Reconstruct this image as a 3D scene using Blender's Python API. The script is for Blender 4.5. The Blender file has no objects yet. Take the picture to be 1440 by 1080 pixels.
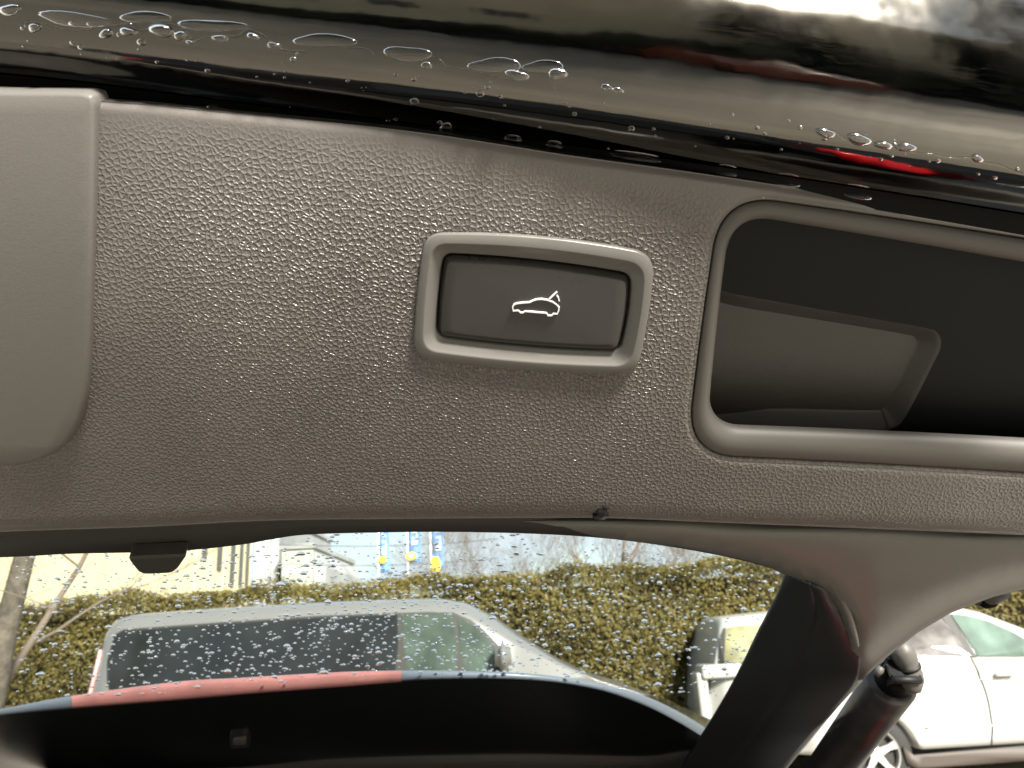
import bpy, bmesh, math, random
import numpy as np
from mathutils import Vector, Matrix
from mathutils.geometry import delaunay_2d_cdt
R = math.radians
scene = bpy.context.scene
COL = scene.collection
rnd = random.Random(7)

# ------------------------------------------------------------------ camera
F = 1080.0                      # focal length in photograph pixels (1440 wide)
PITCH, ROLL, EYE = R(18.1), R(3.5), 1.6
fwd = Vector((0, math.cos(PITCH), math.sin(PITCH)))
r0 = Vector((1, 0, 0)); u0 = Vector((0, -math.sin(PITCH), math.cos(PITCH)))
rgt = r0*math.cos(ROLL) - u0*math.sin(ROLL)
up = r0*math.sin(ROLL) + u0*math.cos(ROLL)
EYEP = Vector((0, 0, EYE))
cam = bpy.data.cameras.new('camera'); camo = bpy.data.objects.new('camera', cam); COL.objects.link(camo)
camo.matrix_world = Matrix(((rgt.x, up.x, -fwd.x, 0), (rgt.y, up.y, -fwd.y, 0), (rgt.z, up.z, -fwd.z, EYE), (0, 0, 0, 1)))
cam.sensor_width = 36; cam.lens = 36*F/1440; cam.clip_start = 0.01; cam.clip_end = 2000
cam.dof.use_dof = True; cam.dof.focus_distance = 0.29; cam.dof.aperture_fstop = 27
scene.camera = camo

# ------------------------------------------------------------------ world, sun, exposure
SUN_EL, SUN_AZ = R(32), R(152)       # azimuth clockwise from +Y: behind the photographer, to the right
world = bpy.data.worlds.new('World'); scene.world = world; world.use_nodes = True
nt = world.node_tree; nt.nodes.clear()
out = nt.nodes.new('ShaderNodeOutputWorld'); bg = nt.nodes.new('ShaderNodeBackground')
sky = nt.nodes.new('ShaderNodeTexSky'); sky.sky_type = 'NISHITA'; sky.sun_disc = False
sky.sun_elevation = SUN_EL; sky.sun_rotation = SUN_AZ; sky.air_density = 1.2; sky.dust_density = 1.5
tc = nt.nodes.new('ShaderNodeTexCoord'); mp = nt.nodes.new('ShaderNodeMapping'); mp.inputs['Scale'].default_value = (1.6, 1.6, 4.5)
nz = nt.nodes.new('ShaderNodeTexNoise'); nz.inputs['Scale'].default_value = 2.2; nz.inputs['Detail'].default_value = 7; nz.inputs['Roughness'].default_value = .6
cr = nt.nodes.new('ShaderNodeValToRGB'); cr.color_ramp.elements[0].position = .33; cr.color_ramp.elements[1].position = .54
mx = nt.nodes.new('ShaderNodeMix'); mx.data_type = 'RGBA'; mx.inputs[7].default_value = (3.7, 4.2, 4.65, 1)
L = nt.links
L.new(tc.outputs['Generated'], mp.inputs['Vector']); L.new(mp.outputs[0], nz.inputs['Vector']); L.new(nz.outputs['Fac'], cr.inputs[0])
L.new(cr.outputs[0], mx.inputs[0]); L.new(sky.outputs[0], mx.inputs[6]); L.new(mx.outputs[2], bg.inputs[0]); L.new(bg.outputs[0], out.inputs[0])
bg.inputs[1].default_value = 0.055
sl = bpy.data.lights.new('sun', 'SUN'); so = bpy.data.objects.new('sun', sl); COL.objects.link(so)
sl.energy = 4.0; sl.angle = R(11); sl.color = (1, .94, .84)
sd = Vector((math.sin(SUN_AZ)*math.cos(SUN_EL), math.cos(SUN_AZ)*math.cos(SUN_EL), math.sin(SUN_EL)))   # towards the sun
so.rotation_euler = sd.to_track_quat('Z', 'Y').to_euler()
scene.view_settings.view_transform = 'Standard'; scene.view_settings.look = 'None'
scene.view_settings.gamma = 1; scene.view_settings.exposure = 2.1
scene.cycles.use_denoising = True
scene.cycles.max_bounces = 10; scene.cycles.transparent_max_bounces = 24
scene.cycles.caustics_reflective = False; scene.cycles.caustics_refractive = False

# ------------------------------------------------------------------ helpers
def W(px, py, d):
    return EYEP + fwd*d + rgt*((px-720)/F*d) + up*((540-py)/F*d)
def ray(px, py):
    return fwd + rgt*((px-720)/F) + up*((540-py)/F)
class Plane:
    def __init__(s, a, b, along):
        s.o = a; s.n = (b-a).cross(along).normalized()
        if s.n.dot(EYEP-a) < 0: s.n = -s.n
    def S(s, px, py, h=0):         # point on the plane seen at the pixel, moved h along the normal
        q = ray(px, py); t = (s.o + s.n*s.curve(px, py) - EYEP).dot(s.n)/q.dot(s.n)
        return EYEP + q*t + s.n*h
    def SP(s, px, py, h=0):        # point seen at the pixel on the plane offset by h
        q = ray(px, py); t = (s.o + s.n*(h + s.curve(px, py)) - EYEP).dot(s.n)/q.dot(s.n)
        return EYEP + q*t
    def curve(s, px, py): return 0
    def d(s, px, py): return (s.S(px, py)-EYEP).dot(fwd)
PANEL = Plane(W(720, 150, .235), W(720, 740, .31), rgt)
def panel_curve(px, py):           # the trim panel is a shallow barrel: both long edges fall away from the viewer
    mid = 440 + .066*(px-720); return -.0065*((py-mid)/300)**2
PANEL.curve = panel_curve
GLASS = Plane(W(600, 748, .335), W(600, 1062, 1.15), rgt)
def VY(px, py, Y):                 # (x, z) of the pixel on the upright plane y = Y
    q = ray(px, py); t = Y/q.y; p = EYEP + q*t; return p.x, p.z
def cat(pts, n, closed=False):     # Catmull-Rom resample
    P = [np.array(p, float) for p in pts]; m = len(P); res = []
    segs = m if closed else m-1
    for k in range(n):
        t = k/n*segs if closed else k/(n-1)*segs
        i = min(int(t), segs-1); f = t-i
        g = (lambda j: P[j % m]) if closed else (lambda j: P[max(0, min(m-1, j))])
        a, b, c, e = g(i-1), g(i), g(i+1), g(i+2)
        res.append(.5*(2*b + (c-a)*f + (2*a-5*b+4*c-e)*f*f + (-a+3*b-3*c+e)*f**3))
    return res
def polyround(corners, rad, bulge=None, ne=14, nc=8):
    """closed outline through 2D corners, edges bulged, corners rounded"""
    C = [np.array(c, float) for c in corners]; m = len(C); res = []
    bulge = bulge or [0]*m; rad = rad if isinstance(rad, (list, tuple)) else [rad]*m
    def edge(i, t):
        a, b = C[i], C[(i+1) % m]; d = b-a; nrm = np.array((d[1], -d[0]))/np.linalg.norm(d)
        return a + d*t + nrm*bulge[i]*4*t*(1-t)
    for i in range(m):
        ln = np.linalg.norm(C[(i+1) % m]-C[i]); t0 = rad[i]/ln; t1 = 1-rad[(i+1) % m]/ln
        for k in range(ne): res.append(edge(i, t0+(t1-t0)*k/(ne-1)))
        j = (i+1) % m; ln2 = np.linalg.norm(C[(j+1) % m]-C[j])
        p0 = edge(i, t1); p2 = edge(j, rad[j]/ln2); p1 = C[j]*.92 + .08*(p0+p2)/2
        for k in range(1, nc):
            t = k/nc; res.append(p0*(1-t)**2 + 2*p1*t*(1-t) + p2*t*t)
    return res
def offset(loop, dist):            # move a closed outline outward (dist > 0) by pixels
    L_ = np.array(loop, float); a = np.roll(L_, 1, 0); b = np.roll(L_, -1, 0); t = b-a
    n = np.stack((t[:, 1], -t[:, 0]), 1); n /= np.linalg.norm(n, axis=1)[:, None]+1e-9
    area = np.sum(L_[:, 0]*np.roll(L_[:, 1], -1)-np.roll(L_[:, 0], -1)*L_[:, 1])
    return [p for p in L_ + n*dist*(1 if area > 0 else -1)]
def obj(name, verts, faces, mat, parent=None, smooth=True, **props):
    me = bpy.data.meshes.new(name); me.from_pydata([tuple(v) for v in verts], [], faces); me.update()
    if smooth: me.polygons.foreach_set('use_smooth', [True]*len(me.polygons))
    o = bpy.data.objects.new(name, me); COL.objects.link(o)
    if mat: me.materials.append(mat)
    if parent: o.parent = parent
    for k, v in props.items(): o[k] = v
    return o
def from_bm(name, bm, mat, parent=None, smooth=True, **props):
    me = bpy.data.meshes.new(name); bm.to_mesh(me); bm.free()
    if smooth: me.polygons.foreach_set('use_smooth', [True]*len(me.polygons))
    o = bpy.data.objects.new(name, me); COL.objects.link(o); me.materials.append(mat)
    if parent: o.parent = parent
    for k, v in props.items(): o[k] = v
    return o
def empty(name, loc, label, cat_, group=None):
    o = bpy.data.objects.new(name, None); COL.objects.link(o); o.location = loc
    o.empty_display_size = .05; o['label'] = label; o['category'] = cat_
    if group: o['group'] = group
    bpy.context.view_layer.update()
    return o
def adopt(o, parent):              # parent with the world place kept
    o.parent = parent; o.matrix_parent_inverse = Matrix.Translation(-parent.location)
    return o
def tag(o, label, cat_, group=None):
    o['label'] = label; o['category'] = cat_
    if group: o['group'] = group
    return o
def loft(rings, closed=True, cap0=False, cap1=False):
    n = len(rings[0]); v = [p for r in rings for p in r]; f = []
    for i in range(len(rings)-1):
        for j in range(n if closed else n-1):
            k = (j+1) % n; f.append((i*n+j, i*n+k, (i+1)*n+k, (i+1)*n+j))
    if cap0: f.append(tuple(range(n-1, -1, -1)))
    if cap1: f.append(tuple(range((len(rings)-1)*n, len(rings)*n)))
    return v, f
def inside(poly, pts):
    P = np.array(poly); x, y = pts[:, 0], pts[:, 1]; res = np.zeros(len(pts), bool)
    x1, y1 = P[:, 0], P[:, 1]; x2, y2 = np.roll(x1, -1), np.roll(y1, -1)
    for a, b, c, d in zip(x1, y1, x2, y2):
        if b != d:
            res ^= ((b > y) != (d > y)) & (x < (c-a)*(y-b)/(d-b)+a)
    return res
def dist(poly, pts, closed=True):
    P = np.array(poly, float); Q = np.roll(P, -1, 0) if closed else P[1:]
    if not closed: P = P[:-1]
    best = np.full(len(pts), 1e9)
    for a, b in zip(P, Q):
        d = b-a; t = np.clip(((pts-a)@d)/(d@d+1e-12), 0, 1)
        best = np.minimum(best, np.linalg.norm(pts-(a+t[:, None]*d), axis=1))
    return best
def inset_line(pts, k):            # an open line moved sideways by k pixels, ends kept off the outline
    P = np.array(pts, float); t = np.gradient(P, axis=0); n = np.stack((-t[:, 1], t[:, 0]), 1); n /= np.linalg.norm(n, axis=1)[:, None]+1e-9
    return P + n*k
def fill2d(outer, holes=(), loops=(), step=14, margin=5, lines=()):
    """constrained triangulation of an outline with holes and a regular grid inside"""
    O = np.array(outer, float); pts = []; edges = []
    def addloop(l):
        s = len(pts); pts.extend([tuple(p) for p in l]); m = len(l)
        edges.extend([(s+i, s+(i+1) % m) for i in range(m)])
    addloop(outer)
    for h in holes: addloop(h)
    for l in loops: addloop(l)
    keep = []
    for l in lines:
        l = np.array(l, float); l = l[inside(outer, l) & (dist(outer, l) > 1.2)]; keep.append(l)
        s0 = len(pts); pts.extend([tuple(p) for p in l]); edges.extend([(s0+i, s0+i+1) for i in range(len(l)-1)])
    if step:
        gx, gy = np.meshgrid(np.arange(O[:, 0].min(), O[:, 0].max(), step), np.arange(O[:, 1].min(), O[:, 1].max(), step))
        g = np.stack((gx.ravel(), gy.ravel()), 1); g[:, 0] += np.where((np.round(g[:, 1]/step) % 2) > 0, step/2, 0)
        ok = inside(outer, g) & (dist(outer, g) > margin)
        for h in list(holes): ok &= ~inside(h, g) & (dist(h, g) > margin)
        for l in loops: ok &= dist(l, g) > 2.5
        for l in keep:
            if len(l) > 1: ok &= dist(l, g, False) > 3.5
        pts.extend([tuple(p) for p in g[ok]])
    v, e, f, *_ = delaunay_2d_cdt([Vector(p) for p in pts], edges, [], 0, 1e-5)
    V = np.array([tuple(p) for p in v]); f = [t for t in f]
    cen = np.array([V[list(t)].mean(0) for t in f]); ok = inside(outer, cen)
    for h in holes: ok &= ~inside(h, cen)
    return V, [tuple(t) for t, k in zip(f, ok) if k]
def solid(o, th, off=0):
    m = o.modifiers.new('thickness', 'SOLIDIFY'); m.thickness = th; m.offset = off; return o
def bevel(o, w, seg=2, ang=35):
    m = o.modifiers.new('bevel', 'BEVEL'); m.width = w; m.segments = seg; m.limit_method = 'ANGLE'; m.angle_limit = R(ang); return o
def tube_data(path, radii, n=10, cap=True):
    rings = []; P = [Vector(p) for p in path]; prev = None
    for i, p in enumerate(P):
        t = (P[min(i+1, len(P)-1)]-P[max(i-1, 0)]).normalized()
        a = prev - t*prev.dot(t) if prev else (Vector((0, 0, 1)) if abs(t.z) < .9 else Vector((1, 0, 0))).cross(t)
        a.normalize(); prev = a; b = t.cross(a)
        r = radii[i] if isinstance(radii, (list, tuple)) else radii
        rings.append([p + (a*math.cos(2*math.pi*k/n) + b*math.sin(2*math.pi*k/n))*r for k in range(n)])
    return loft(rings, True, cap, cap)
def tube(name, path, radii, mat, parent=None, n=10, **props):
    v, f = tube_data(path, radii, n); return obj(name, v, f, mat, parent, **props)
class MB:                          # collects shapes for ONE mesh
    def __init__(s): s.v = []; s.f = []
    def add(s, v, f):
        k = len(s.v); s.v += [tuple(p) for p in v]; s.f += [tuple(i+k for i in q) for q in f]; return s
    def box(s, a, b):
        (x, y, z), (X, Y, Z) = a, b
        return s.add([(x,y,z),(X,y,z),(X,Y,z),(x,Y,z),(x,y,Z),(X,y,Z),(X,Y,Z),(x,Y,Z)],
                     [(3,2,1,0),(4,5,6,7),(0,1,5,4),(1,2,6,5),(2,3,7,6),(3,0,4,7)])
    def tube(s, path, r, n=6, cap=True): return s.add(*tube_data(path, r, n, cap))
    def build(s, name, mat, parent=None, smooth=False, **p): return obj(name, s.v, s.f, mat, parent, smooth, **p)

# ------------------------------------------------------------------ materials
def mat(name, col, rough=.5, metal=0, spec=.5, coat=0, bump=None, var=None, trans=0, ior=1.45, rvar=None):
    m = bpy.data.materials.new(name); m.use_nodes = True; t = m.node_tree; b = t.nodes['Principled BSDF']
    b.inputs['Base Color'].default_value = (*col, 1); b.inputs['Roughness'].default_value = rough
    b.inputs['Metallic'].default_value = metal; b.inputs['Specular IOR Level'].default_value = spec
    b.inputs['Coat Weight'].default_value = coat; b.inputs['Coat Roughness'].default_value = .04
    b.inputs['Transmission Weight'].default_value = trans; b.inputs['IOR'].default_value = ior
    tcn = t.nodes.new('ShaderNodeTexCoord')
    def noise(scale, detail=4):
        n = t.nodes.new('ShaderNodeTexNoise'); n.inputs['Scale'].default_value = scale; n.inputs['Detail'].default_value = detail
        t.links.new(tcn.outputs['Object'], n.inputs['Vector']); return n
    if var:                        # (scale, darker factor, lighter factor)
        n = noise(var[0]); r = t.nodes.new('ShaderNodeValToRGB')
        r.color_ramp.elements[0].position = .3; r.color_ramp.elements[1].position = .7
        r.color_ramp.elements[0].color = (*[c*var[1] for c in col], 1); r.color_ramp.elements[1].color = (*[min(1, c*var[2]) for c in col], 1)
        t.links.new(n.outputs['Fac'], r.inputs[0]); t.links.new(r.outputs[0], b.inputs['Base Color'])
    if rvar:
        n = noise(rvar[0]); r = t.nodes.new('ShaderNodeMapRange')
        r.inputs[1].default_value = .3; r.inputs[2].default_value = .7; r.inputs[3].default_value = rvar[1]; r.inputs[4].default_value = rvar[2]
        t.links.new(n.outputs['Fac'], r.inputs[0]); t.links.new(r.outputs[0], b.inputs['Roughness'])
    if bump:                       # (scale, distance in metres, detail)
        n = noise(bump[0], bump[2] if len(bump) > 2 else 4); q = t.nodes.new('ShaderNodeBump')
        q.inputs['Distance'].default_value = bump[1]; q.inputs['Strength'].default_value = 1
        t.links.new(n.outputs['Fac'], q.inputs['Height']); t.links.new(q.outputs[0], b.inputs['Normal'])
    return m
def pane_mat(name, tint, ior=1.3, rough=.0, haze=0.0, bump=None):   # clear window pane: see-through plus Fresnel mirror
    m = bpy.data.materials.new(name); m.use_nodes = True; t = m.node_tree; t.nodes.clear()
    o = t.nodes.new('ShaderNodeOutputMaterial'); tr = t.nodes.new('ShaderNodeBsdfTransparent'); tr.inputs[0].default_value = (*tint, 1)
    g = t.nodes.new('ShaderNodeBsdfGlossy'); g.inputs['Roughness'].default_value = rough
    fr = t.nodes.new('ShaderNodeFresnel'); fr.inputs[0].default_value = ior; ms = t.nodes.new('ShaderNodeMixShader')
    ge = t.nodes.new('ShaderNodeNewGeometry'); mu = t.nodes.new('ShaderNodeMath'); mu.operation = 'MULTIPLY_ADD'   # mirror only where a ray enters the pane
    mu.inputs[1].default_value = -1; mu.inputs[2].default_value = 1; t.links.new(ge.outputs['Backfacing'], mu.inputs[0])
    m2 = t.nodes.new('ShaderNodeMath'); m2.operation = 'MULTIPLY'; t.links.new(fr.outputs[0], m2.inputs[0]); t.links.new(mu.outputs[0], m2.inputs[1])
    t.links.new(m2.outputs[0], ms.inputs[0]); t.links.new(tr.outputs[0], ms.inputs[1]); t.links.new(g.outputs[0], ms.inputs[2])
    t.links.new(ms.outputs[0], o.inputs[0]); return m

def grain_mat():
    m = bpy.data.materials.new('grained_plastic'); m.use_nodes = True; t = m.node_tree; N = t.nodes; K = t.links; b = N['Principled BSDF']
    tcn = N.new('ShaderNodeTexCoord')
    at = N.new('ShaderNodeAttribute'); at.attribute_name = 'grain'
    uv = N.new('ShaderNodeUVMap'); uv.uv_map = 'flat'
    n1 = N.new('ShaderNodeTexNoise'); n1.inputs['Scale'].default_value = 260; n1.inputs['Detail'].default_value = 3
    K.new(uv.outputs[0], n1.inputs['Vector'])
    wm = N.new('ShaderNodeVectorMath'); wm.operation = 'MULTIPLY_ADD'; wm.inputs[1].default_value = (.0013,)*3
    K.new(n1.outputs['Color'], wm.inputs[0]); K.new(uv.outputs[0], wm.inputs[2])
    def vor(scale, lo, hi):
        v = N.new('ShaderNodeTexVoronoi'); v.feature = 'DISTANCE_TO_EDGE'; v.voronoi_dimensions = '2D'; v.inputs['Scale'].default_value = scale
        K.new(wm.outputs[0], v.inputs['Vector'])
        r = N.new('ShaderNodeMapRange'); r.interpolation_type = 'SMOOTHSTEP'
        r.inputs[1].default_value = lo; r.inputs[2].default_value = hi; K.new(v.outputs['Distance'], r.inputs[0]); return r
    a = vor(540, .0, .32); c = vor(1150, .0, .3)
    vd = N.new('ShaderNodeTexVoronoi'); vd.feature = 'F1'; vd.voronoi_dimensions = '2D'; vd.inputs['Scale'].default_value = 540; K.new(wm.outputs[0], vd.inputs['Vector'])
    dm = N.new('ShaderNodeMapRange'); dm.interpolation_type = 'SMOOTHSTEP'; dm.inputs[1].default_value = .0; dm.inputs[2].default_value = .75; dm.inputs[3].default_value = 1; dm.inputs[4].default_value = 0; K.new(vd.outputs['Distance'], dm.inputs[0])
    n2 = N.new('ShaderNodeTexNoise'); n2.inputs['Scale'].default_value = 1500; n2.inputs['Detail'].default_value = 2; K.new(uv.outputs[0], n2.inputs['Vector'])
    def math_(op, x, y):
        q = N.new('ShaderNodeMath'); q.operation = op
        for i, s in enumerate((x, y)):
            if isinstance(s, (int, float)): q.inputs[i].default_value = s
            else: K.new(s, q.inputs[i])
        return q.outputs[0]
    h = math_('ADD', math_('ADD', math_('ADD', math_('MULTIPLY', a.outputs[0], .8), math_('MULTIPLY', dm.outputs[0], .4)), math_('MULTIPLY', c.outputs[0], .28)), math_('MULTIPLY', n2.outputs['Fac'], .3))
    h = math_('MULTIPLY', h, at.outputs['Fac'])
    bp = N.new('ShaderNodeBump'); bp.inputs['Distance'].default_value = .00043; bp.inputs['Strength'].default_value = 1
    K.new(h, bp.inputs['Height']); K.new(bp.outputs[0], b.inputs['Normal'])
    n3 = N.new('ShaderNodeTexNoise'); n3.inputs['Scale'].default_value = 14; n3.inputs['Detail'].default_value = 3; K.new(tcn.outputs['Object'], n3.inputs['Vector'])
    r = N.new('ShaderNodeValToRGB'); r.color_ramp.elements[0].position = .35; r.color_ramp.elements[1].position = .65
    r.color_ramp.elements[0].color = (.116, .107, .100, 1); r.color_ramp.elements[1].color = (.148, .136, .127, 1)
    K.new(n3.outputs['Fac'], r.inputs[0]); K.new(r.outputs[0], b.inputs['Base Color'])
    rr2 = N.new('ShaderNodeMapRange'); n4 = N.new('ShaderNodeTexNoise'); n4.inputs['Scale'].default_value = 32; n4.inputs['Detail'].default_value = 5; n4.inputs['Roughness'].default_value = .65
    K.new(tcn.outputs['Object'], n4.inputs['Vector']); K.new(n4.outputs['Fac'], rr2.inputs[0]); rr2.inputs[1].default_value = .35; rr2.inputs[2].default_value = .65; rr2.inputs[3].default_value = .27; rr2.inputs[4].default_value = .40
    K.new(rr2.outputs[0], b.inputs['Roughness'])
    # settled dust specks
    v5 = N.new('ShaderNodeTexVoronoi'); v5.inputs['Scale'].default_value = 110; K.new(uv.outputs[0], v5.inputs['Vector'])
    th = N.new('ShaderNodeMath'); th.operation = 'LESS_THAN'; th.inputs[1].default_value = .028; K.new(v5.outputs['Distance'], th.inputs[0])
    sp_ = N.new('ShaderNodeSeparateColor'); K.new(v5.outputs['Color'], sp_.inputs[0]); t6 = N.new('ShaderNodeMath'); t6.operation = 'LESS_THAN'; t6.inputs[1].default_value = .10; K.new(sp_.outputs[0], t6.inputs[0])
    mm = N.new('ShaderNodeMath'); mm.operation = 'MULTIPLY'; K.new(th.outputs[0], mm.inputs[0]); K.new(t6.outputs[0], mm.inputs[1])
    mc = N.new('ShaderNodeMix'); mc.data_type = 'RGBA'; mc.inputs[7].default_value = (.5, .48, .44, 1); K.new(mm.outputs[0], mc.inputs[0]); K.new(r.outputs[0], mc.inputs[6]); K.new(mc.outputs[2], b.inputs['Base Color'])
    b.inputs['Specular IOR Level'].default_value = .55
    return m

M = {}
M['grain'] = grain_mat()
M['cover'] = mat('smooth_plastic', (.135, .130, .120), .40, bump=(1500, .00006), var=(9, .93, 1.05))
M['trim'] = mat('trim_plastic', (.13, .124, .112), .42, bump=(1600, .00004))
M['frame'] = mat('frame_plastic', (.036, .033, .029), .5, bump=(1300, .00005))
M['pillar'] = mat('pillar_plastic', (.012, .014, .013), .42, bump=(900, .00004))
M['bezel'] = mat('bezel_plastic', (.125, .122, .114), .33, bump=(2500, .00002))
M['button'] = mat('button_plastic', (.032, .030, .028), .3, bump=(1500, .00001), rvar=(60, .26, .36))
M['gap'] = mat('gap_black', (.003, .003, .003), .6)
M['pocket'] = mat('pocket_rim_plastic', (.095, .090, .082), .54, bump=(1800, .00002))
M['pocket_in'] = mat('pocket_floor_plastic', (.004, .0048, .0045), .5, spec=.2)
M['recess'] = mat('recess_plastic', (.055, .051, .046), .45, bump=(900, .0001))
M['white_print'] = mat('white_print', (.85, .84, .82), .5)
M['paint'] = mat('black_wet_paint', (.12, .112, .098), .06, metal=1, coat=.6, bump=(24, .0008, 3), rvar=(40, .04, .12))
M['seal'] = mat('rubber_seal', (.003, .003, .003), .5, spec=.1)  # near-black rubber, darkened further to stand for shade in the panel gap
M['water'] = mat('water', (1, 1, 1), 0.0, trans=1, ior=1.33)
M['glass'] = pane_mat('rear_glass', (.95, .97, .95), 1.07)
M['frit'] = mat('black_glass_border', (.006, .007, .007), .25, spec=.04)
M['lip'] = mat('spoiler_paint', (.13, .155, .195), .42, metal=.2, spec=.4)  # blue-grey of the mirrored sky is put into the base colour
M['red'] = mat('red_lens', (.29, .12, .115), .3, coat=.4, var=(25, .8, 1.2))
M['strut'] = mat('strut_black', (.02, .018, .016), .35, bump=(400, .0001), var=(80, .7, 1.5))
M['socket'] = mat('socket_grey', (.08, .077, .07), .5, bump=(200, .0004))
M['dark_car'] = mat('dark_car_paint', (.03, .032, .035), .08, metal=.4, coat=1)
M['cargo'] = mat('boot_carpet', (.015, .015, .015), .95)
M['taillamp'] = mat('tail_lamp_red', (.6, .012, .02), .1, coat=1)

# ------------------------------------------------------------------ TAILGATE
TG = empty('tailgate', W(720, 700, .33), 'raised black car tailgate with grained inner trim, close button, grip pocket and wet rear window', 'tailgate')
def part(o, parent=TG):
    if parent is TG: adopt(o, TG)
    else:
        o.parent = parent; o.matrix_parent_inverse = parent.matrix_parent_inverse.copy() if parent.parent else Matrix()
        o.matrix_parent_inverse = Matrix.Identity(4)
    return o

# outlines, in photograph pixels, all laid on the panel plane
TOP = [(-220, 112), (145, 143), (200, 147), (330, 160), (480, 174), (600, 188), (700, 203), (800, 219), (960, 241), (1100, 262), (1230, 283), (1440, 319), (1660, 356)]
BOT = [(-220, 766), (0, 757), (200, 750), (330, 743), (430, 740), (560, 739), (720, 738), (850, 738), (1000, 744), (1200, 752), (1440, 762), (1660, 774)]
top_c = cat(TOP, 130); bot_c = cat(BOT, 130)
outline = [tuple(p) for p in top_c] + [tuple(p) for p in bot_c[::-1]]
bz_out = polyround([(598, 327), (920, 356), (894, 524), (582, 500)], [24, 30, 26, 24], [10, 4, 6, 3])
bz_in = polyround([(624, 357), (888, 386), (872, 495), (613, 474)], [12, 14, 12, 14], [5, 4, 4, 3])
pk_out = polyround([(1016, 273), (1760, 390), (1760, 690), (966, 641)], [74, 60, 60, 66], [4, 0, -4, 3], ne=30, nc=12)
pk_open = polyround([(1033, 305), (1735, 428), (1735, 645), (999, 606)], [54, 50, 50, 44], [3, 0, -4, 3], ne=30, nc=12)
# trim panel -----------------------------------------------------------
bz_hole = offset(bz_out, -9)
creases = [offset(pk_out, 3.5), offset(pk_out, 5), offset(pk_out, 6.5), offset(pk_out, 12), offset(bz_out, 4), offset(bz_out, 9)]
lns = []
for cv0, sg in ((top_c, 1), (bot_c, -1)):
    for k in (2, 4.5, 8, 12, 17, 23, 30):
        l = inset_line(cv0, sg*k); l = l[(l[:, 0] > -205) & (l[:, 0] < 1645)]
        ok = (dist(pk_out, l) > 15) & ~inside(pk_out, l)
        runs = np.split(np.arange(len(l)), np.where(np.diff(ok.astype(int)) != 0)[0]+1)
        lns += [l[r] for r in runs if ok[r[0]] and len(r) > 1]
V, Fc = fill2d(outline, [bz_hole, pk_out], creases, step=13, lines=lns)
dt = dist(top_c, V, False); db = dist(bot_c, V, False); dp = dist(pk_out, V); dz_ = dist(bz_out, V)
def sst(x, a, b):
    t = np.clip((x-a)/(b-a), 0, 1); return t*t*(3-2*t)
Hh = -.0012*(1-sst(dt, 0, 12))**1.5 - .0045*(1-sst(db, 0, 30))**1.6
Hh += .0015*np.exp(-((V[:, 0]-300)/420)**2 - ((V[:, 1]-400)/260)**2)            # soft crown of the panel
Hh -= .0005*np.exp(-((dp-5)/1.0)**2)
Hh -= .0012*(1-sst(dp, 0, 4))
verts = [PANEL.S(x, y, h) for (x, y), h in zip(V, Hh)]
nv = len(verts); vt = list(verts); ff = list(Fc)
kd = {(round(x, 3), round(y, 3)): i for i, (x, y) in enumerate(V)}
for loop in (outline, bz_hole, pk_out):                                        # edges turned back
    idx = [kd.get((round(float(p[0]), 3), round(float(p[1]), 3))) for p in loop]
    if None in idx:
        idx = [int(np.argmin(np.sum((V-np.array(p))**2, 1))) for p in loop]
    base = len(vt); vt += [verts[i] - PANEL.n*.006 for i in idx]; m_ = len(idx)
    for k in range(m_):
        a, b = idx[k], idx[(k+1) % m_]
        if a != b: ff.append((a, b, base+(k+1) % m_, base+k))
panel = obj('trim_panel', vt, ff, M['grain'])
me = panel.data
g = np.ones(nv)
g *= sst(dt, 4, 60 + 0*V[:, 0])*.9 + .1
g *= np.where(V[:, 1] < 330, .45 + .55*sst(V[:, 1]-(150+.13*V[:, 0]), 0, 140), 1)
g *= .25 + .75*sst(db, 2, 30)
g *= .55 + .45*sst(-V[:, 0], -1150, -850)
g *= .35 + .65*sst(V[:, 0], 60, 330)
g *= .5 + .5*sst(dp, 0, 30)
g = np.concatenate((g, np.zeros(len(vt)-nv)))
at = me.attributes.new('grain', 'FLOAT', 'POINT'); at.data.foreach_set('value', g.astype(np.float32))
e1 = rgt; e2 = PANEL.n.cross(rgt).normalized(); uvl = me.uv_layers.new(name='flat')
co = np.array([(Vector(v)-PANEL.o).dot(e1) for v in vt]); c2 = np.array([(Vector(v)-PANEL.o).dot(e2) for v in vt])
# near the lower edge and beside the cover the grain is drawn out along the bend
li = np.zeros(len(me.loops), int); me.loops.foreach_get('vertex_index', li)
uvl.data.foreach_set('uv', np.stack((co[li], c2[li]), 1).astype(np.float32).ravel())
part(panel)
# smooth cover at the left -----------------------------------------------
cv = [(-220, 118), (0, 126), (100, 127), (128, 129), (139, 138), (141, 170), (139, 300), (135, 430), (130, 530), (122, 575), (108, 605), (85, 630), (45, 646), (0, 650), (-220, 652)]
cvl = cat(cv, 320) ; cvl = [p for p in cvl]
rings = []
for off_, h in ((.5, -.006), (.5, .0), (0, .0016), (-1.2, .0027), (-3, .0034), (-7, .0038)):
    rings.append([PANEL.S(x, y, h) for x, y in offset(cvl, off_)])
v, f = loft(rings, True); inner = offset(cvl, -7)
V2, F2 = fill2d(inner, (), (), 20); base = len(v)
V2c = [PANEL.S(x, y, .0038) for (x, y), d_ in zip(V2, dist(inner, V2))]
bm = bmesh.new(); bv = [bm.verts.new(p) for p in v + V2c]
for q in f + [tuple(i+base for i in t) for t in F2]:
    try: bm.faces.new([bv[i] for i in q])
    except ValueError: pass
bmesh.ops.remove_doubles(bm, verts=bm.verts, dist=1e-5); bmesh.ops.recalc_face_normals(bm, faces=bm.faces)
part(from_bm('trim_cover', bm, M['cover'], label='smooth grey plastic cover beside the grained panel'))
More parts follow.
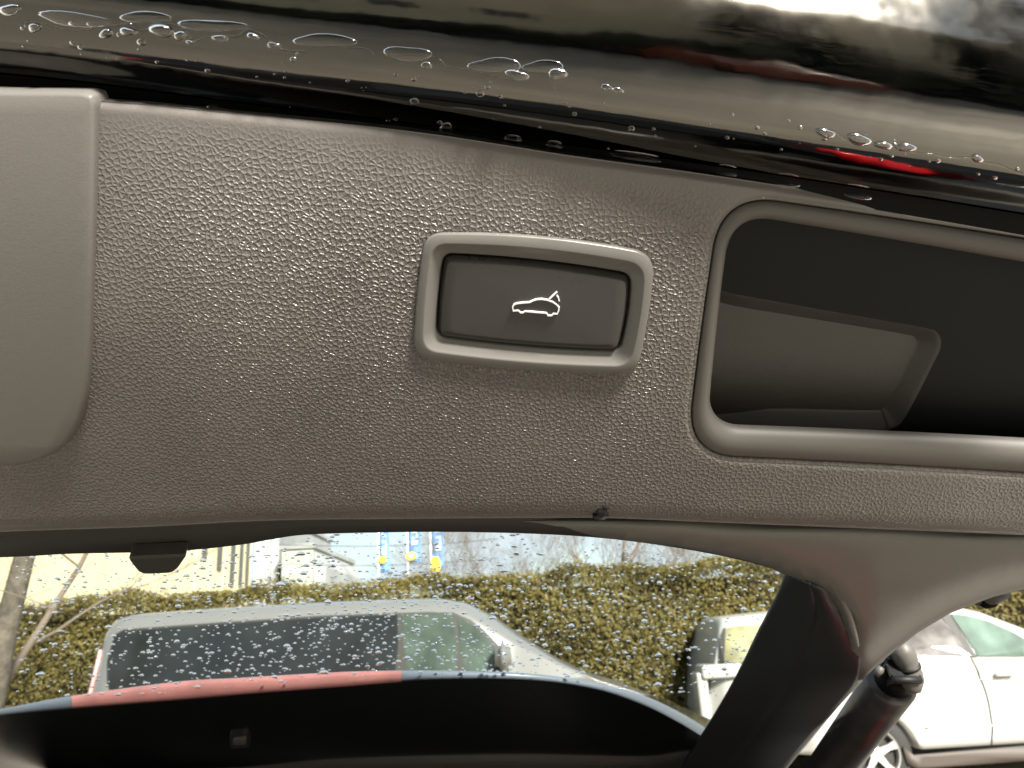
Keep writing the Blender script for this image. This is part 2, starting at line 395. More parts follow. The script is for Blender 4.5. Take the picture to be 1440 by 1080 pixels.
# button -----------------------------------------------------------------
def ring_obj(name, spec, m, cap=False):
    rs = [[PANEL.S(x, y, h) for x, y in lp] for lp, h in spec]
    return obj(name, *loft(rs, True, False, cap), m)
def mix(a, b, t): return [np.array(p)*(1-t)+np.array(q)*t for p, q in zip(a, b)]
bzl = [(offset(bz_out, 1), -.003), (offset(bz_out, .8), .0006), (bz_out, .0014), (offset(bz_out, -1.0), .0018), (offset(bz_out, -2.0), .0020), (mix(bz_out, bz_in, .40), .0022), (mix(bz_out, bz_in, .44), .0022),
       (mix(bz_out, bz_in, .48), .0019), (mix(bz_out, bz_in, .52), .0016), (mix(bz_out, bz_in, .88), -.0005), (mix(bz_out, bz_in, .94), -.0006), (bz_in, -.0012), (offset(bz_in, -.3), -.007)]
part(ring_obj('button_bezel', bzl, M['bezel']))
part(ring_obj('button_well', [(offset(bz_in, 3), -.0052), (offset(bz_in, -4), -.0052)], M['gap'], True))
bt0 = offset(bz_in, -3.2)
cenb = np.mean(np.array(bt0), 0)
def shr(l, s): return [cenb + (np.array(p)-cenb)*np.array((s, s)) for p in l]
bt1 = offset(bz_in, -4.2); bt2 = [np.array(p)+np.array((0, 3.2)) for p in offset(bz_in, -8)]
btl = [(bt0, -.006), (bt0, -.0014), (bt1, -.0008), (mix(bt1, bt2, .9), .0005), (bt2, .0006)] + [(mix(bt2, [cenb]*len(bt2), t), .0006+.0003*(1-(1-t)**2)) for t in (.12, .3, .5, .7, .9)]
button = part(ring_obj('close_button', btl, M['button'], True))
ic = lambda x, y: (680+x/9.6, 380+y/9.6)
car_pts = [ic(*p) for p in [(400,525),(393,470),(412,440),(450,427),(530,417),(622,410),(665,388),(720,371),(785,368),(860,380),(930,405),(985,442),(1016,480),(1014,510),(992,565),(938,566),(918,588),(870,590),(848,556),(700,543),(558,530),(532,550),(500,550),(468,521)]]
def ribbon(pts, w, closed):
    P = np.array(pts, float); m_ = len(P); rs = [[], [], [], []]
    for i in range(m_):
        a = P[(i-1) % m_] if closed or i > 0 else P[i]; b = P[(i+1) % m_] if closed or i < m_-1 else P[i]
        t = (b-a)/np.linalg.norm(b-a); n = np.array((-t[1], t[0]))
        for k, (s, h) in enumerate(((-1, .0010), (-1, .00172), (1, .00172), (1, .0010))):
            q = P[i]+n*s*w/2; rs[k].append(PANEL.S(q[0], q[1], h))
    v, f = loft(rs, closed); return v, f
ih = MB(); ih.add(*ribbon(car_pts, 1.8, True)); ih.add(*ribbon([ic(885, 368), ic(992, 266)], 1.8, False)); ih.add(*ribbon([ic(985, 315), ic(1008, 350), ic(1020, 396)], 1.6, False))
sym = ih.build('car_symbol', M['white_print']); sym.parent = button
# grip pocket -------------------------------------------------------------
pkl = [(offset(pk_out, -.8), -.006), (offset(pk_out, -1.2), -.0012), (offset(pk_out, -2.2), -.0004), (mix(pk_out, pk_open, .25), .0003), (mix(pk_out, pk_open, .55), .0004), (mix(pk_out, pk_open, .78), -.0006),
       (mix(pk_out, pk_open, .93), -.0026), (pk_open, -.0055), (offset(pk_open, 4), -.0075), (offset(pk_open, 16), -.0095), (offset(pk_open, 36), -.0235)]
pocket = part(ring_obj('grip_pocket', pkl, M['pocket']))
rec_out = cat([(960, 400), (1030, 413), (1170, 438), (1295, 460), (1318, 468), (1323, 486), (1312, 512), (1272, 588), (1252, 603), (1230, 606), (1100, 603), (960, 598)], 70, True)
rec_in = cat([(968, 418), (1030, 430), (1170, 453), (1272, 470), (1286, 476), (1288, 486), (1278, 510), (1248, 566), (1240, 574), (1226, 577), (1100, 574), (968, 570)], 70, True)
fo = [(880, 250), (1780, 380), (1780, 720), (880, 660)]
HF = -.022
Vf, Ff = fill2d(fo, [[tuple(p) for p in rec_out]], (), 40)
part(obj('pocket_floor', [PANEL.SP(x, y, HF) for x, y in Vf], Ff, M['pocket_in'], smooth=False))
rs = [[PANEL.SP(x, y, h) for x, y in lp] for lp, h in ((rec_out, HF), (mix(rec_out, rec_in, .1), HF-.0003), (mix(rec_out, rec_in, .25), HF-.001), (mix(rec_out, rec_in, .85), HF-.0055), (rec_in, HF-.006))]
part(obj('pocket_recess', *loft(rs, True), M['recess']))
Vr, Fr = fill2d([tuple(p) for p in rec_in], (), (), 0)
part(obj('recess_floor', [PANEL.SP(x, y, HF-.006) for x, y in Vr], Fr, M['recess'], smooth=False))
# the painted bottom lip of the gate -----------------------------------------
XS = [-200, 0, 400, 700, 1100, 1440, 1700]
ROWS = [  # y at XS, depth
    ([140, 138, 180, 217, 275, 332, 380], .2530), ([112, 112, 158, 196, 253, 308, 352], .2500),
    ([92, 92, 146, 184, 240, 293, 338], .2460), ([62, 66, 118, 155, 214, 268, 312], .2375), ([32, 38, 92, 130, 190, 246, 290], .2325),
    ([8, 16, 68, 106, 164, 222, 268], .2300), ([-18, -8, 40, 75, 130, 190, 238], .2282), ([-50, -40, 5, 35, 88, 150, 200], .2272),
    ([-90, -80, -40, -10, 40, 100, 150], .2275), ([-140, -130, -95, -65, -20, 40, 90], .2300), ([-220, -210, -180, -150, -110, -60, -10], .2380), ([-320, -310, -290, -270, -230, -190, -150], .2600)]
def rowy(r, x): return float(np.interp(x, XS, ROWS[r][0])) if False else _rowy(r, x)
_cache = {}
def _rowy(r, x):
    if r not in _cache:
        c = np.array(cat(list(zip(XS, ROWS[r][0])), 200)); _cache[r] = c
    c = _cache[r]; return float(np.interp(x, c[:, 0], c[:, 1]))
def PE(x, v):                       # point of the lip at column x and row number v (0..11)
    i = max(0, min(len(ROWS)-2, int(v))); f_ = v-i
    def cr_(vals):
        a, b, c, e = [vals[max(0, min(len(ROWS)-1, k))] for k in (i-1, i, i+1, i+2)]
        return .5*(2*b+(c-a)*f_+(2*a-5*b+4*c-e)*f_*f_+(-a+3*b-3*c+e)*f_**3)
    ys = {k: _rowy(max(0, min(len(ROWS)-1, k)), x) for k in range(i-1, i+3)}
    y = cr_([ys.get(k, 0) for k in range(len(ROWS))]) if False else .5*(2*ys[i]+(ys[i+1]-ys[i-1])*f_+(2*ys[i-1]-5*ys[i]+4*ys[i+1]-ys[i+2])*f_*f_+(-ys[i-1]+3*ys[i]-3*ys[i+1]+ys[i+2])*f_**3)
    d = cr_([r[1] for r in ROWS])
    return W(x, y, d - .000010*(x-720)*0)
NX, NVv = 150, 110
xs = np.linspace(-200, 1700, NX); vs = np.linspace(0, len(ROWS)-1, NVv)
grid = [[PE(x, v) for x in xs] for v in vs]
part(obj('painted_lip', *loft(grid, False), M['paint']))
part(obj('gap_seal', *loft([[PE(x, v)+fwd*-.0008 for x in xs] for v in (0, .35, .7, 1.05, 1.3)], False), M['seal']))  # strip added to paint the shade of the panel gap
def lip_at(px, py):                 # point and normal of the lip at a pixel
    lo, hi = 0.0, len(ROWS)-1.0
    for _ in range(24):
        m_ = (lo+hi)/2; p = PE(px, m_)-EYEP; y = 540-F*p.dot(up)/p.dot(fwd)
        if y > py: lo = m_
        else: hi = m_
    p = PE(px, lo); a = PE(px+3, lo)-p; b = PE(px, min(lo+.05, 11))-p
    n = a.cross(b).normalized()
    if n.dot(EYEP-p) < 0: n = -n
    return p, n
# outer skin behind, closes the gate from the sky
sk = [[PANEL.S(x, y, h) for x in (-300, 300, 900, 1500, 1800)] for y, h in ((60, -.030), (200, -.050), (500, -.055), (690, -.050), (745, -.022))]
sk[0] = [W(x, -310 + .08*x, .275) for x in (-300, 300, 900, 1500, 1800)]
part(solid(obj('outer_skin', *loft(sk, False), M['dark_car']), .002))

# window frame, glass, black border, spoiler -----------------------------------
WIN = [(-220, 786), (0, 781), (100, 776), (190, 774), (265, 771), (340, 763), (385, 755), (430, 749), (520, 746), (640, 745), (760, 748), (850, 754), (930, 764), (1000, 776), (1050, 787), (1085, 797), (1103, 806)]
wc = np.array(cat(WIN, 160))
bcx = np.array(bot_c)
rows = []
for t, k in ((0, -3), (.06, 0), (.5, 0), (1, 0)):
    r_ = []
    for x, y in wc:
        yb = float(np.interp(x, bcx[:, 0], bcx[:, 1]))-5
        a = PANEL.S(x, yb, -.0065); b = GLASS.S(x, y, .001)
        p = a.lerp(b, t)
        if k: p = PANEL.S(x, yb-6, -.0065)
        r_.append(p)
    rows.append(r_)
rows.append([GLASS.S(x, y-6, -.006) for x, y in wc])
part(obj('window_frame', *loft(rows, False), M['frame']))
tb = polyround([(184, 764), (268, 760), (250, 787), (202, 789)], [6, 6, 10, 10])
part(obj('frame_tab', *loft([[GLASS.S(x, y, .0005) for x, y in tb], [GLASS.S(x, y, .006) for x, y in tb], [GLASS.S(x, y, .007) for x, y in offset(tb, -2)]], True, True, True), M['frame'], smooth=False))
ARCH = [(-220, 1040), (-100, 1024), (0, 1008), (98, 998), (246, 986), (340, 978), (480, 967), (564, 960), (631, 957), (744, 958), (832, 969), (902, 991), (960, 1020), (1010, 1052)]
ARCHT = [(-220, 1030), (-100, 1012), (0, 997), (98, 979), (246, 959), (340, 953), (480, 945), (564, 943), (631, 943), (744, 947), (832, 959), (902, 977), (960, 1004), (1010, 1036)]
ac = np.array(cat(ARCH, 120)); ahc = np.array(cat(ARCHT, 120))
gl_out = [tuple(p) for p in wc + np.array((0, -5))] + [(1112, 830), (1100, 870), (1070, 930), (1040, 985), (1012, 1045)] + [tuple(p) for p in (ac + np.array((0, 10)))[::-1]]
Vg, Fg = fill2d(gl_out, (), (), 0)
gv = [GLASS.S(x, y, 0) for x, y in Vg] + [GLASS.S(x, y, -.0035) for x, y in Vg]; ng = len(Vg)
t0 = Fg[0]; flip = (gv[t0[1]]-gv[t0[0]]).cross(gv[t0[2]]-gv[t0[0]]).dot(GLASS.n) < 0
if flip: Fg = [t[::-1] for t in Fg]
gf = list(Fg) + [tuple(i+ng for i in t[::-1]) for t in Fg]
glass = part(obj('rear_window', gv, gf, M['glass'], smooth=False))
low = [(-220, 1090), (100, 1088), (330, 1079), (480, 1066), (726, 1060), (902, 1063), (960, 1056), (1015, 1052)]
lc = np.array(cat(low, 120))
fr = [[GLASS.S(x, y-3, .0015) for x, y in ac]] + [[GLASS.S(*(a*(1-t)+b*t), .0015+.003*math.sin(t*3.14)) for a, b in zip(ac, lc)] for t in (.2, .4, .6, .8, 1)]
part(obj('glass_border', *loft(fr, False), M['frit'], label='glossy black border across the far end of the rear window'))
tr_ = [[GLASS.S(x, y+k, h) for x, y in lc] for k, h in ((-1, .001), (0, .006), (5, .009), (11, .010), (18, .009), (40, .0))]
part(obj('border_trim', *loft(tr_, False), M['trim']))
nzl = polyround([(326, 1022), (352, 1020), (353, 1038), (327, 1040)], 4, ne=3, nc=3)
part(obj('nozzle_base', *loft([[GLASS.S(x, y, h) for x, y in offset(nzl, o_)] for o_, h in ((2, .002), (1, .010), (-2, .011))], True, False, True), M['gap']))
nz2 = polyround([(330, 1023), (349, 1021), (349, 1030), (331, 1031)], 2, ne=3, nc=3)
part(obj('nozzle', *loft([[GLASS.S(x, y, h) for x, y in offset(nz2, o_)] for o_, h in ((0, .009), (0, .013), (-1, .014))], True, False, True), M['socket']))
def band(sel, out_, inset=0):
    rows = []
    for t, q in ((0.0, 0), (.05, .002), (.3, .004), (.7, .004), (.95, .0015)):
        r_ = []
        for (x, y), (x2, y2) in sel:
            d = GLASS.d(x, y) - out_
            yy = y + (y2-y)*(inset + (1-2*inset)*t)
            r_.append(W(x, yy, d - q))
        rows.append(r_)
    rows.append([W(x2, y2+(y-y2)*inset, GLASS.d(x, y)-out_+.006) for (x, y), (x2, y2) in sel])
    rows.append([W(x2, y2+6, GLASS.d(x, y)+.22) for (x, y), (x2, y2) in sel])
    return rows
spoiler = part(obj('spoiler_lip', *loft(band(list(zip(ac, ahc)), .003), False), M['lip']))
selr = [(a, b) for a, b in zip(np.array(cat(ARCH, 500)), np.array(cat(ARCHT, 500))) if 100 < a[0] < 566]
lens = obj('brake_light', *loft(band(selr, .0065, .0)[:-1], False), M['red'], label='long red brake light strip under the spoiler edge'); part(lens)
# corner trim, pillar trim -------------------------------------------------------
co_out = [(560, 722), (960, 724), (1100, 729), (1250, 735), (1440, 742), (1660, 752), (1660, 812), (1440, 829), (1395, 840), (1335, 863), (1290, 890), (1250, 922), (1212, 956), (1203, 958),
          (1200, 925), (1192, 890), (1180, 858), (1162, 835), (1140, 820), (1105, 808), (1085, 798), (1050, 788), (1000, 777), (955, 769), (850, 756), (760, 747), (660, 742), (560, 741)]
def dense(poly, closed=True, n=8):
    res = []; m_ = len(poly)
    for i in range(m_ if closed else m_-1):
        a, b = np.array(poly[i], float), np.array(poly[(i+1) % m_], float)
        for k in range(n): res.append(tuple(a+(b-a)*k/n))
    return res
ed_o = np.array(dense(co_out[5:14], False, 8)); ed_i = np.array(dense(co_out[13:], False, 8))
l3 = [inset_line(ed_o, k) for k in (4, 10, 18, 28, 40)] + [inset_line(ed_i, k) for k in (4, 10, 18)]
l3 = [l[(dist(ed_o, l, False) > 3) & (dist(ed_i, l, False) > 3)] for l in l3]
V3, F3 = fill2d(dense(co_out), (), (), 11, lines=[l[::1] for l in l3[:5]])
edge_out = co_out[6:14]; de = dist(edge_out, V3, False); dtp = dist(co_out[0:6], V3, False); din = dist(co_out[13:], V3, False)
u3 = V3[:, 1]-745; dd_ = .3245 + .00012*np.clip(u3, -40, 300) + 1.25e-6*np.clip(u3, 0, 300)**2 + .00007*np.clip(1230-V3[:, 0], 0, 240)*sst(u3, 10, 60) + .018*(1-sst(de, 0, 55))**2 + .010*(1-sst(dtp, 0, 16))**2 + .012*(1-sst(din, 0, 26))**2
part(solid(obj('corner_trim', [W(x, y, d) for (x, y), d in zip(V3, dd_)], F3, M['trim']), .0025, 1))
Lp = [(1112, 800, .372), (1098, 830, .40), (1078, 868, .45), (1050, 922, .53), (1018, 980, .66), (985, 1034, .85), (950, 1090, 1.08), (920, 1140, 1.2)]
Rp = [(1174, 828, .376), (1203, 878, .392), (1209, 925, .41), (1203, 956, .44), (1172, 992, .55), (1140, 1030, .70), (1098, 1080, .95), (1060, 1130, 1.1)]
Lc = cat(Lp, 40); Rc = cat(Rp, 40); rows = []
for j in range(33):
    s = j/32; r_ = []
    for a, b in zip(Lc, Rc):
        q = a*(1-s)+b*s; prof = -.014*(1-(2*s-1)**2) - .0028*math.exp(-((s-.42)/.035)**2)
        prof += -.004*(1/(1+math.exp(-(s-.52)*40)))
        r_.append(W(q[0], q[1], q[2]+prof))
    rows.append(r_)
part(solid(obj('pillar_trim', *loft(rows, False), M['pillar']), .003, 1))
Fl = cat([(1212, 955, .455), (1178, 992, .565), (1147, 1030, .715), (1106, 1080, .965), (1070, 1128, 1.12)], 30)
Fl2 = cat([(1200, 958, .45), (1170, 993, .56), (1138, 1031, .71), (1096, 1081, .96), (1058, 1131, 1.115)], 30)
part(solid(obj('gate_flange', *loft([[W(*p) for p in Fl2], [W(p[0], p[1], p[2]+.004) for p in (Fl+Fl2 if False else [a*.5+b*.5 for a, b in zip(Fl, Fl2)])], [W(p[0], p[1], p[2]+.012) for p in Fl]], False), M['socket']), .002))
# pale line added for the highlight in the groove between corner trim and pillar
rd = cat([(1132, 806, .352), (1160, 816, .355), (1180, 835, .357), (1193, 862, .360), (1202, 893, .366), (1206, 908, .372)], 30)
part(tube('trim_ridge', [W(*p) for p in rd], [.0008+.0007*math.sin(i/29*3.14) for i in range(30)], M['trim']))
# rubber stop below the right end of the trim
bs = [W(1372, 846, .40), W(1384, 843, .395), W(1398, 838, .39), (W(1412, 832, .385))]
part(tube('rubber_stop', bs, [.0022, .0035, .0042, .0036], M['socket']))
part(tube('rubber_stop_tip', [W(1379, 846, .40), W(1386, 844, .396), W(1393, 841, .392)], [.0024, .0046, .0046], M['seal']))
# chip on the lower edge of the panel
ch = MB(); crr = random.Random(3)
for (cx, cy, a, b) in ((852, 714, 6, 4), (846, 722, 8, 6), (841, 729, 6, 5)):
    rg = [(cx+a*math.cos(k*.785)*crr.uniform(.7, 1.2), cy+b*math.sin(k*.785)*crr.uniform(.7, 1.2)) for k in range(8)]
    ch.add(*loft([[PANEL.S(x, y, -.0035+.001*h) for x, y in rg] for h in (0, 3.6)] + [[PANEL.S(cx+(x-cx)*.5, cy+(y-cy)*.5, .0006) for x, y in rg]], True, False, True))
part(ch.build('chipped_spot', M['gap'], label='small black chip in the lower edge of the panel'))
fl_ = [[PANEL.S(x, y, h) for x, y in p] for p, h in (([(840, 733), (848, 736), (858, 730), (852, 727)], -.004), ([(842, 732), (849, 734), (856, 730), (852, 728)], -.0012))]
part(obj('chip_flap', *loft(fl_, True, False, True), M['trim'], smooth=False))

# ------------------------------------------------------------------ water beads on the lip
def bead(name, px, py, a, b, h, rot, label, group, wob=.12, flat=False):
    seed = random.Random(int(px*7+py)); ph = [seed.uniform(0, 6.28) for _ in range(3)]
    n, rings = 20, []
    c0, n0 = lip_at(px, py)
    for k, (r_, hh) in enumerate(((1.0, -.05), (1.0, .0), (.9, .2), (.74, .45), (.5, .75), (.25, .94)) if flat else ((1.0, -.02), (1.0, .02), (.97, .3), (.88, .58), (.7, .82), (.42, .96))):
        rg = []
        for i in range(n):
            t = 2*math.pi*i/n; w = 1 + wob*(math.sin(2*t+ph[0])+.6*math.sin(3*t+ph[1]))
            dx, dy = a*r_*w*math.cos(t), b*r_*w*math.sin(t)
            x = px + dx*math.cos(rot) - dy*math.sin(rot); y = py + dx*math.sin(rot) + dy*math.cos(rot)
            p, nn = lip_at(x, y); rg.append(p + nn*h*hh)
        rings.append(rg)
    v, f = loft(rings, True, True, False); v.append(c0+n0*h); k = len(v)-1; o_ = (len(rings)-1)*n
    f += [(o_+i, o_+(i+1) % n, k) for i in range(n)]
    o = obj(name, v, f, M['water']); tag(o, label, 'water drop', group); return o

RIDGE = [(14, 14, 15, 9, .0016, 'rain bead in the top left corner of the photo on the wet lip'), (50, 38, 9, 6, .0022, 'bright round rain bead over the left part of the smooth cover'),
 (150, 47, 9, 7, .0022, 'rain bead above the corner of the smooth cover'), (181, 44, 11, 7, .0024, 'clear rain bead touching the left side of the largest bead'),
 (228, 43, 17, 10, .0028, 'largest shiny rain bead on the lip, with a white highlight'), (254, 50, 9, 7, .0022, 'round rain bead touching the right side of the largest bead'),
 (268, 59, 6, 4, .0015, 'tiny rain bead below and right of the largest bead'), (310, 54, 14, 5, .0015, 'wide low rain bead between the largest bead and the lone oval patch'),
 (356, 51, 9, 5, .0018, 'small bright rain bead right of the wide low bead'), (385, 64, 9, 6, .0012, 'faint flat rain bead under the long oval patch'),
 (600, 92, 9, 5, .001, 'small faint rain bead under the rounded oval patch'), (727, 106, 17, 8, .0018, 'first of two beads under the paired oval patches'),
 (784, 104, 13, 9, .0018, 'second of two beads under the paired oval patches'), (853, 123, 10, 5, .0016, 'left one of two bright beads above the button'),
 (869, 127, 8, 5, .0016, 'right one of two bright beads above the button'), (1161, 187, 14, 7, .0018, 'bead at the left tip of the red reflection'),
 (1208, 196, 18, 8, .0018, 'widest bead just above the red reflection'), (1242, 204, 12, 6, .0016, 'bead next to the widest one over the red reflection'),
 (1274, 207, 15, 6, .0015, 'bead above the middle of the red reflection, end of its row'), (1374, 223, 9, 5, .0015, 'lone bead on the thin water line above the grip pocket')]
for px, py, a, b, h, lb in RIDGE:
    bead('water_bead', px, py, a, b, h, .12, lb, 'water beads on the ridge of the lip')
PATCH = [(105, 27, 52, 10, 'longest flat water patch on the lip, above the smooth cover'), (205, 24, 34, 9, 'flat water patch directly above the largest bead'),
 (298, 36, 46, 9, 'flat water patch right of the largest bead'), (457, 57, 42, 10, 'long flat water patch standing alone on the dark lip'),
 (573, 76, 30, 12, 'rounded flat water patch between the lone long one and the pair'), (697, 92, 36, 11, 'left half of the pair of flat water patches'), (765, 94, 30, 9, 'right half of the pair of flat water patches')]
for px, py, a, b, lb in PATCH:
    bead('water_patch', px, py, a, b, .0006, .07, lb, 'flat water patches on the lip', .14, True)
SEAM = [(228, 146, 12, 3, 'faint flat bead in the panel gap next to the smooth cover'), (305, 150, 16, 4, 'thin wide bead in the panel gap, second from the smooth cover'),
 (627, 181, 10, 7, 'tallest round bead in the panel gap above the button'), (721, 196, 13, 5, 'small bead in the panel gap right of the tall round one'),
 (780, 204, 13, 4, 'small bead in the panel gap left of the long flat one'), (895, 221, 36, 4, 'long flat bead in the panel gap, the widest of its row'),
 (1022, 243, 16, 4, 'bead in the panel gap left of the grip pocket corner'), (1108, 258, 18, 4, 'bead in the panel gap above the pocket corner'), (1207, 275, 20, 5, 'bead in the panel gap above the straight top of the pocket')]
for px, py, a, b, lb in SEAM:
    bead('seam_bead', px, py, a, b, .0018, .14, lb, 'rain beads along the panel gap', .06)
def trail(pts, r, lb):               # thin wandering line where the water film ends
    c = cat(pts, 12*len(pts)); pp = []; q = random.Random(len(pts))
    for x, y in c:
        p, n = lip_at(x, y); pp.append(p + n*r*.2)
    o = tube('water_line', pp, [r*q.uniform(.6, 1.3) for _ in pp], M['water'], n=8)
    tag(o, lb, 'water line', 'thin water lines on the lip')
trail([(30, 35), (45, 30), (62, 33), (90, 41), (125, 41), (140, 34), (158, 36), (180, 33), (196, 42), (208, 40), (216, 34), (240, 34), (262, 44), (272, 58), (290, 52), (320, 51), (335, 50), (350, 42), (372, 50), (385, 64), (400, 70), (430, 72)], .00035, 'wavy water line joining the beads above the smooth cover')
trail([(484, 67), (505, 67), (518, 70), (527, 79)], .0002, 'short thin water line under the long lone patch')
trail([(610, 80), (622, 86), (628, 93), (650, 96), (668, 101), (700, 108), (735, 114)], .0002, 'thin water line under the rounded and paired patches')
trail([(1150, 192), (1156, 186), (1170, 184), (1182, 192), (1192, 197), (1200, 188), (1212, 186), (1226, 194), (1240, 203), (1255, 206), (1268, 200), (1278, 203), (1284, 214), (1310, 217), (1335, 221), (1362, 221), (1374, 217), (1380, 228), (1400, 230), (1425, 240), (1460, 250)], .00028, 'long dark water line from the red reflection to the right edge')

fd = MB(); q = random.Random(77)
for k in range(90):
    x = q.uniform(0, 1440); base = _rowy(3, x) if q.random() < .75 else _rowy(2, x); y = base + q.gauss(-22, 16)
    a = q.lognormvariate(math.log(1.9), .45); p, n = lip_at(x, y); r_ = a*.00022; t_ = n.cross(rgt).normalized(); b_ = n.cross(t_)
    rs = [[p + (b_*math.cos(i*.785)*1.3 + t_*math.sin(i*.785))*r_*c0 + n*r_*h0 for i in range(8)] for c0, h0 in ((1, -.05), (.9, .35), (.55, .7))]
    fd.add(*loft(rs, True, True, True))
fd.build('fine_droplets', M['water'], None, True, kind='stuff', label='fine spray droplets on the wet lip', category='droplets')
# ------------------------------------------------------------------ rain on the window (uncountable)
rv = MB(); rr = random.Random(11)
glpoly = np.array(gl_out); made = 0
xp = GLASS.n.cross(rgt).normalized()
while made < 2600:
    px = rr.uniform(20, 1100); py = rr.uniform(750, 985)
    y_arch = float(np.interp(px, ac[:, 0], ac[:, 1]))
    if py > y_arch + 6: continue
    if not inside(glpoly, np.array([(px, py)]))[0]: continue
    dens = .35 + .65*(1-abs(px-560)/620)
    if py < 790: dens *= .45
    if rr.random() > dens: continue
    c = GLASS.S(px, py, -.0037); d = (c-EYEP).dot(fwd)
    r_ = min(.0042, rr.lognormvariate(math.log(2.3), .38)*d/F*(.8))
    hh = r_*rr.uniform(.75, 1.0); n_ = 10; k0 = len(rv.v); el = rr.uniform(.85, 1.25)
    up_ = -GLASS.n; rings = []
    for q in range(5):
        t = q/5*math.pi/2
        rings.append([c + (rgt*math.cos(2*math.pi*i/n_)*el + xp*math.sin(2*math.pi*i/n_))*r_*math.cos(t) + up_*hh*math.sin(t) for i in range(n_)])
    v, f = loft(rings, True, True, False); v.append(c+up_*hh); f += [(4*n_+i, 4*n_+(i+1) % n_, 5*n_) for i in range(n_)]
    rv.add(v, f); made += 1
rain = rv.build('raindrops', M['water'], None, True, kind='stuff', label='clear raindrops scattered over the rear window', category='raindrops')

# ------------------------------------------------------------------ lift strut of the gate
ST = empty('lift_strut', W(1262, 930, .56), 'thick black tailgate lift strut with grey ball socket beside the white car', 'strut')
sa, sb = W(1256, 957, .56), W(1110, 1160, .78)
ax = (sb-sa).normalized()
adopt(tube('strut_tube', [sa - ax*.0, sa+ax*.003, sa+ax*.004, sa+(sb-sa)*.3, sb], [.0140, .0165, .0175, .0175, .0178], M['strut'], n=28), ST)
adopt(tube('strut_cap', [sa-ax*.012, sa-ax*.010, sa+ax*.001], [.009, .012, .0135], M['seal'], n=20), ST)

def obox(name, c, a, b, size, m, parent, bev):
    """bevelled block at c, long axis a, second axis b"""
    a = a.normalized(); b = (b - a*b.dot(a)).normalized(); n = a.cross(b); bm = bmesh.new(); bmesh.ops.create_cube(bm, size=1)
    for v in bm.verts: v.co = c + a*v.co.x*size[0] + b*v.co.y*size[1] + n*v.co.z*size[2]
    bmesh.ops.bevel(bm, geom=bm.edges[:], offset=bev, segments=3, affect='EDGES'); return adopt(from_bm(name, bm, m), parent)
adopt(tube('ball_socket', [W(x, y, .548) for x, y in ((1274, 974), (1279, 966), (1281, 955), (1280, 946), (1278, 938), (1274, 928), (1269, 917), (1263, 908), (1259, 904))],
           [.003, .0078, .0086, .0082, .0066, .0082, .0084, .0066, .002], M['socket'], n=24), ST)
adopt(tube('clip_ring', [W(1279, 940, .548), W(1277.5, 936, .548)], [.0080, .0080], M['gap'], n=24), ST)
obox('strut_neck', W(1262, 950, .553), ax, rgt, (.02, .011, .014), M['gap'], ST, .004)
adopt(tube('ball_stud', [W(1252, 926, .556), W(1266, 926, .552)], [.0055, .0050], M['gap'], n=12), ST)
adopt(tube('bracket_rib', [W(1232, 950, .55), W(1237, 943, .55), W(1240, 938, .55)], [.002, .003, .002], M['socket'], n=8), ST)

# ------------------------------------------------------------------ THE PLACE: ground and what stands beyond
M['asphalt'] = mat('wet_asphalt', (.37, .335, .275), .55, var=(.9, .8, 1.15), bump=(60, .004), rvar=(.5, .35, .7))
M['hedge'] = None
def leaf_mat(name, cols, scale=2.5):
    m = bpy.data.materials.new(name); m.use_nodes = True; t = m.node_tree; N = t.nodes; K = t.links; b = N['Principled BSDF']
    a = N.new('ShaderNodeAttribute'); a.attribute_name = 'tint'; tcn = N.new('ShaderNodeTexCoord')
    n = N.new('ShaderNodeTexNoise'); n.inputs['Scale'].default_value = scale; n.inputs['Detail'].default_value = 3; K.new(tcn.outputs['Object'], n.inputs['Vector'])
    q = N.new('ShaderNodeMath'); q.operation = 'ADD'; K.new(a.outputs['Fac'], q.inputs[0]); K.new(n.outputs['Fac'], q.inputs[1])
    s = N.new('ShaderNodeMath'); s.operation = 'MULTIPLY_ADD'; s.inputs[1].default_value = .75; s.inputs[2].default_value = -.2; K.new(q.outputs[0], s.inputs[0])
    r = N.new('ShaderNodeValToRGB'); e = r.color_ramp.elements
    while len(e) < len(cols): e.new(.5)
    for i, c in enumerate(cols): e[i].position = i/(len(cols)-1); e[i].color = (*c, 1)
    K.new(s.outputs[0], r.inputs[0]); K.new(r.outputs[0], b.inputs['Base Color'])
    b.inputs['Roughness'].default_value = .6; b.inputs['Specular IOR Level'].default_value = .3
    return m
M['hedge'] = leaf_mat('hedge_leaves', [(.040, .033, .009), (.104, .085, .020), (.160, .122, .032), (.23, .162, .046)], 1.6)
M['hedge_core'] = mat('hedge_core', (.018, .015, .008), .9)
M['bark'] = mat('bark', (.075, .064, .05), .85, var=(14, .55, 1.4), bump=(40, .01))
M['twig'] = mat('twig', (.13, .10, .075), .8)
M['silver'] = mat('silver_paint', (.17, .17, .167), .3, metal=.35, coat=.5)
M['whitecar'] = mat('white_car_paint', (.37, .37, .355), .3, coat=.4)
M['tint'] = mat('tinted_glass', (.014, .016, .017), .1, spec=.3, var=(3, .8, 1.3))
M['green_glass'] = mat('green_glass', (.045, .062, .05), .1, spec=.5, var=(4, .6, 1.4))
M['teal_glass'] = mat('teal_glass', (.10, .145, .122), .1, spec=.5, var=(3.2, .6, 1.25))
M['grey_glass'] = mat('grey_glass', (.10, .095, .09), .1, spec=.5, var=(5, .4, 1.4))
M['black_rubber'] = mat('tyre_rubber', (.02, .02, .02), .8)
M['alloy'] = mat('alloy_rim', (.45, .45, .43), .35, metal=.6)
M['seam'] = mat('dark_seam', (.02, .02, .018), .6)
M['sill'] = mat('sill_plastic', (.055, .045, .038), .6)
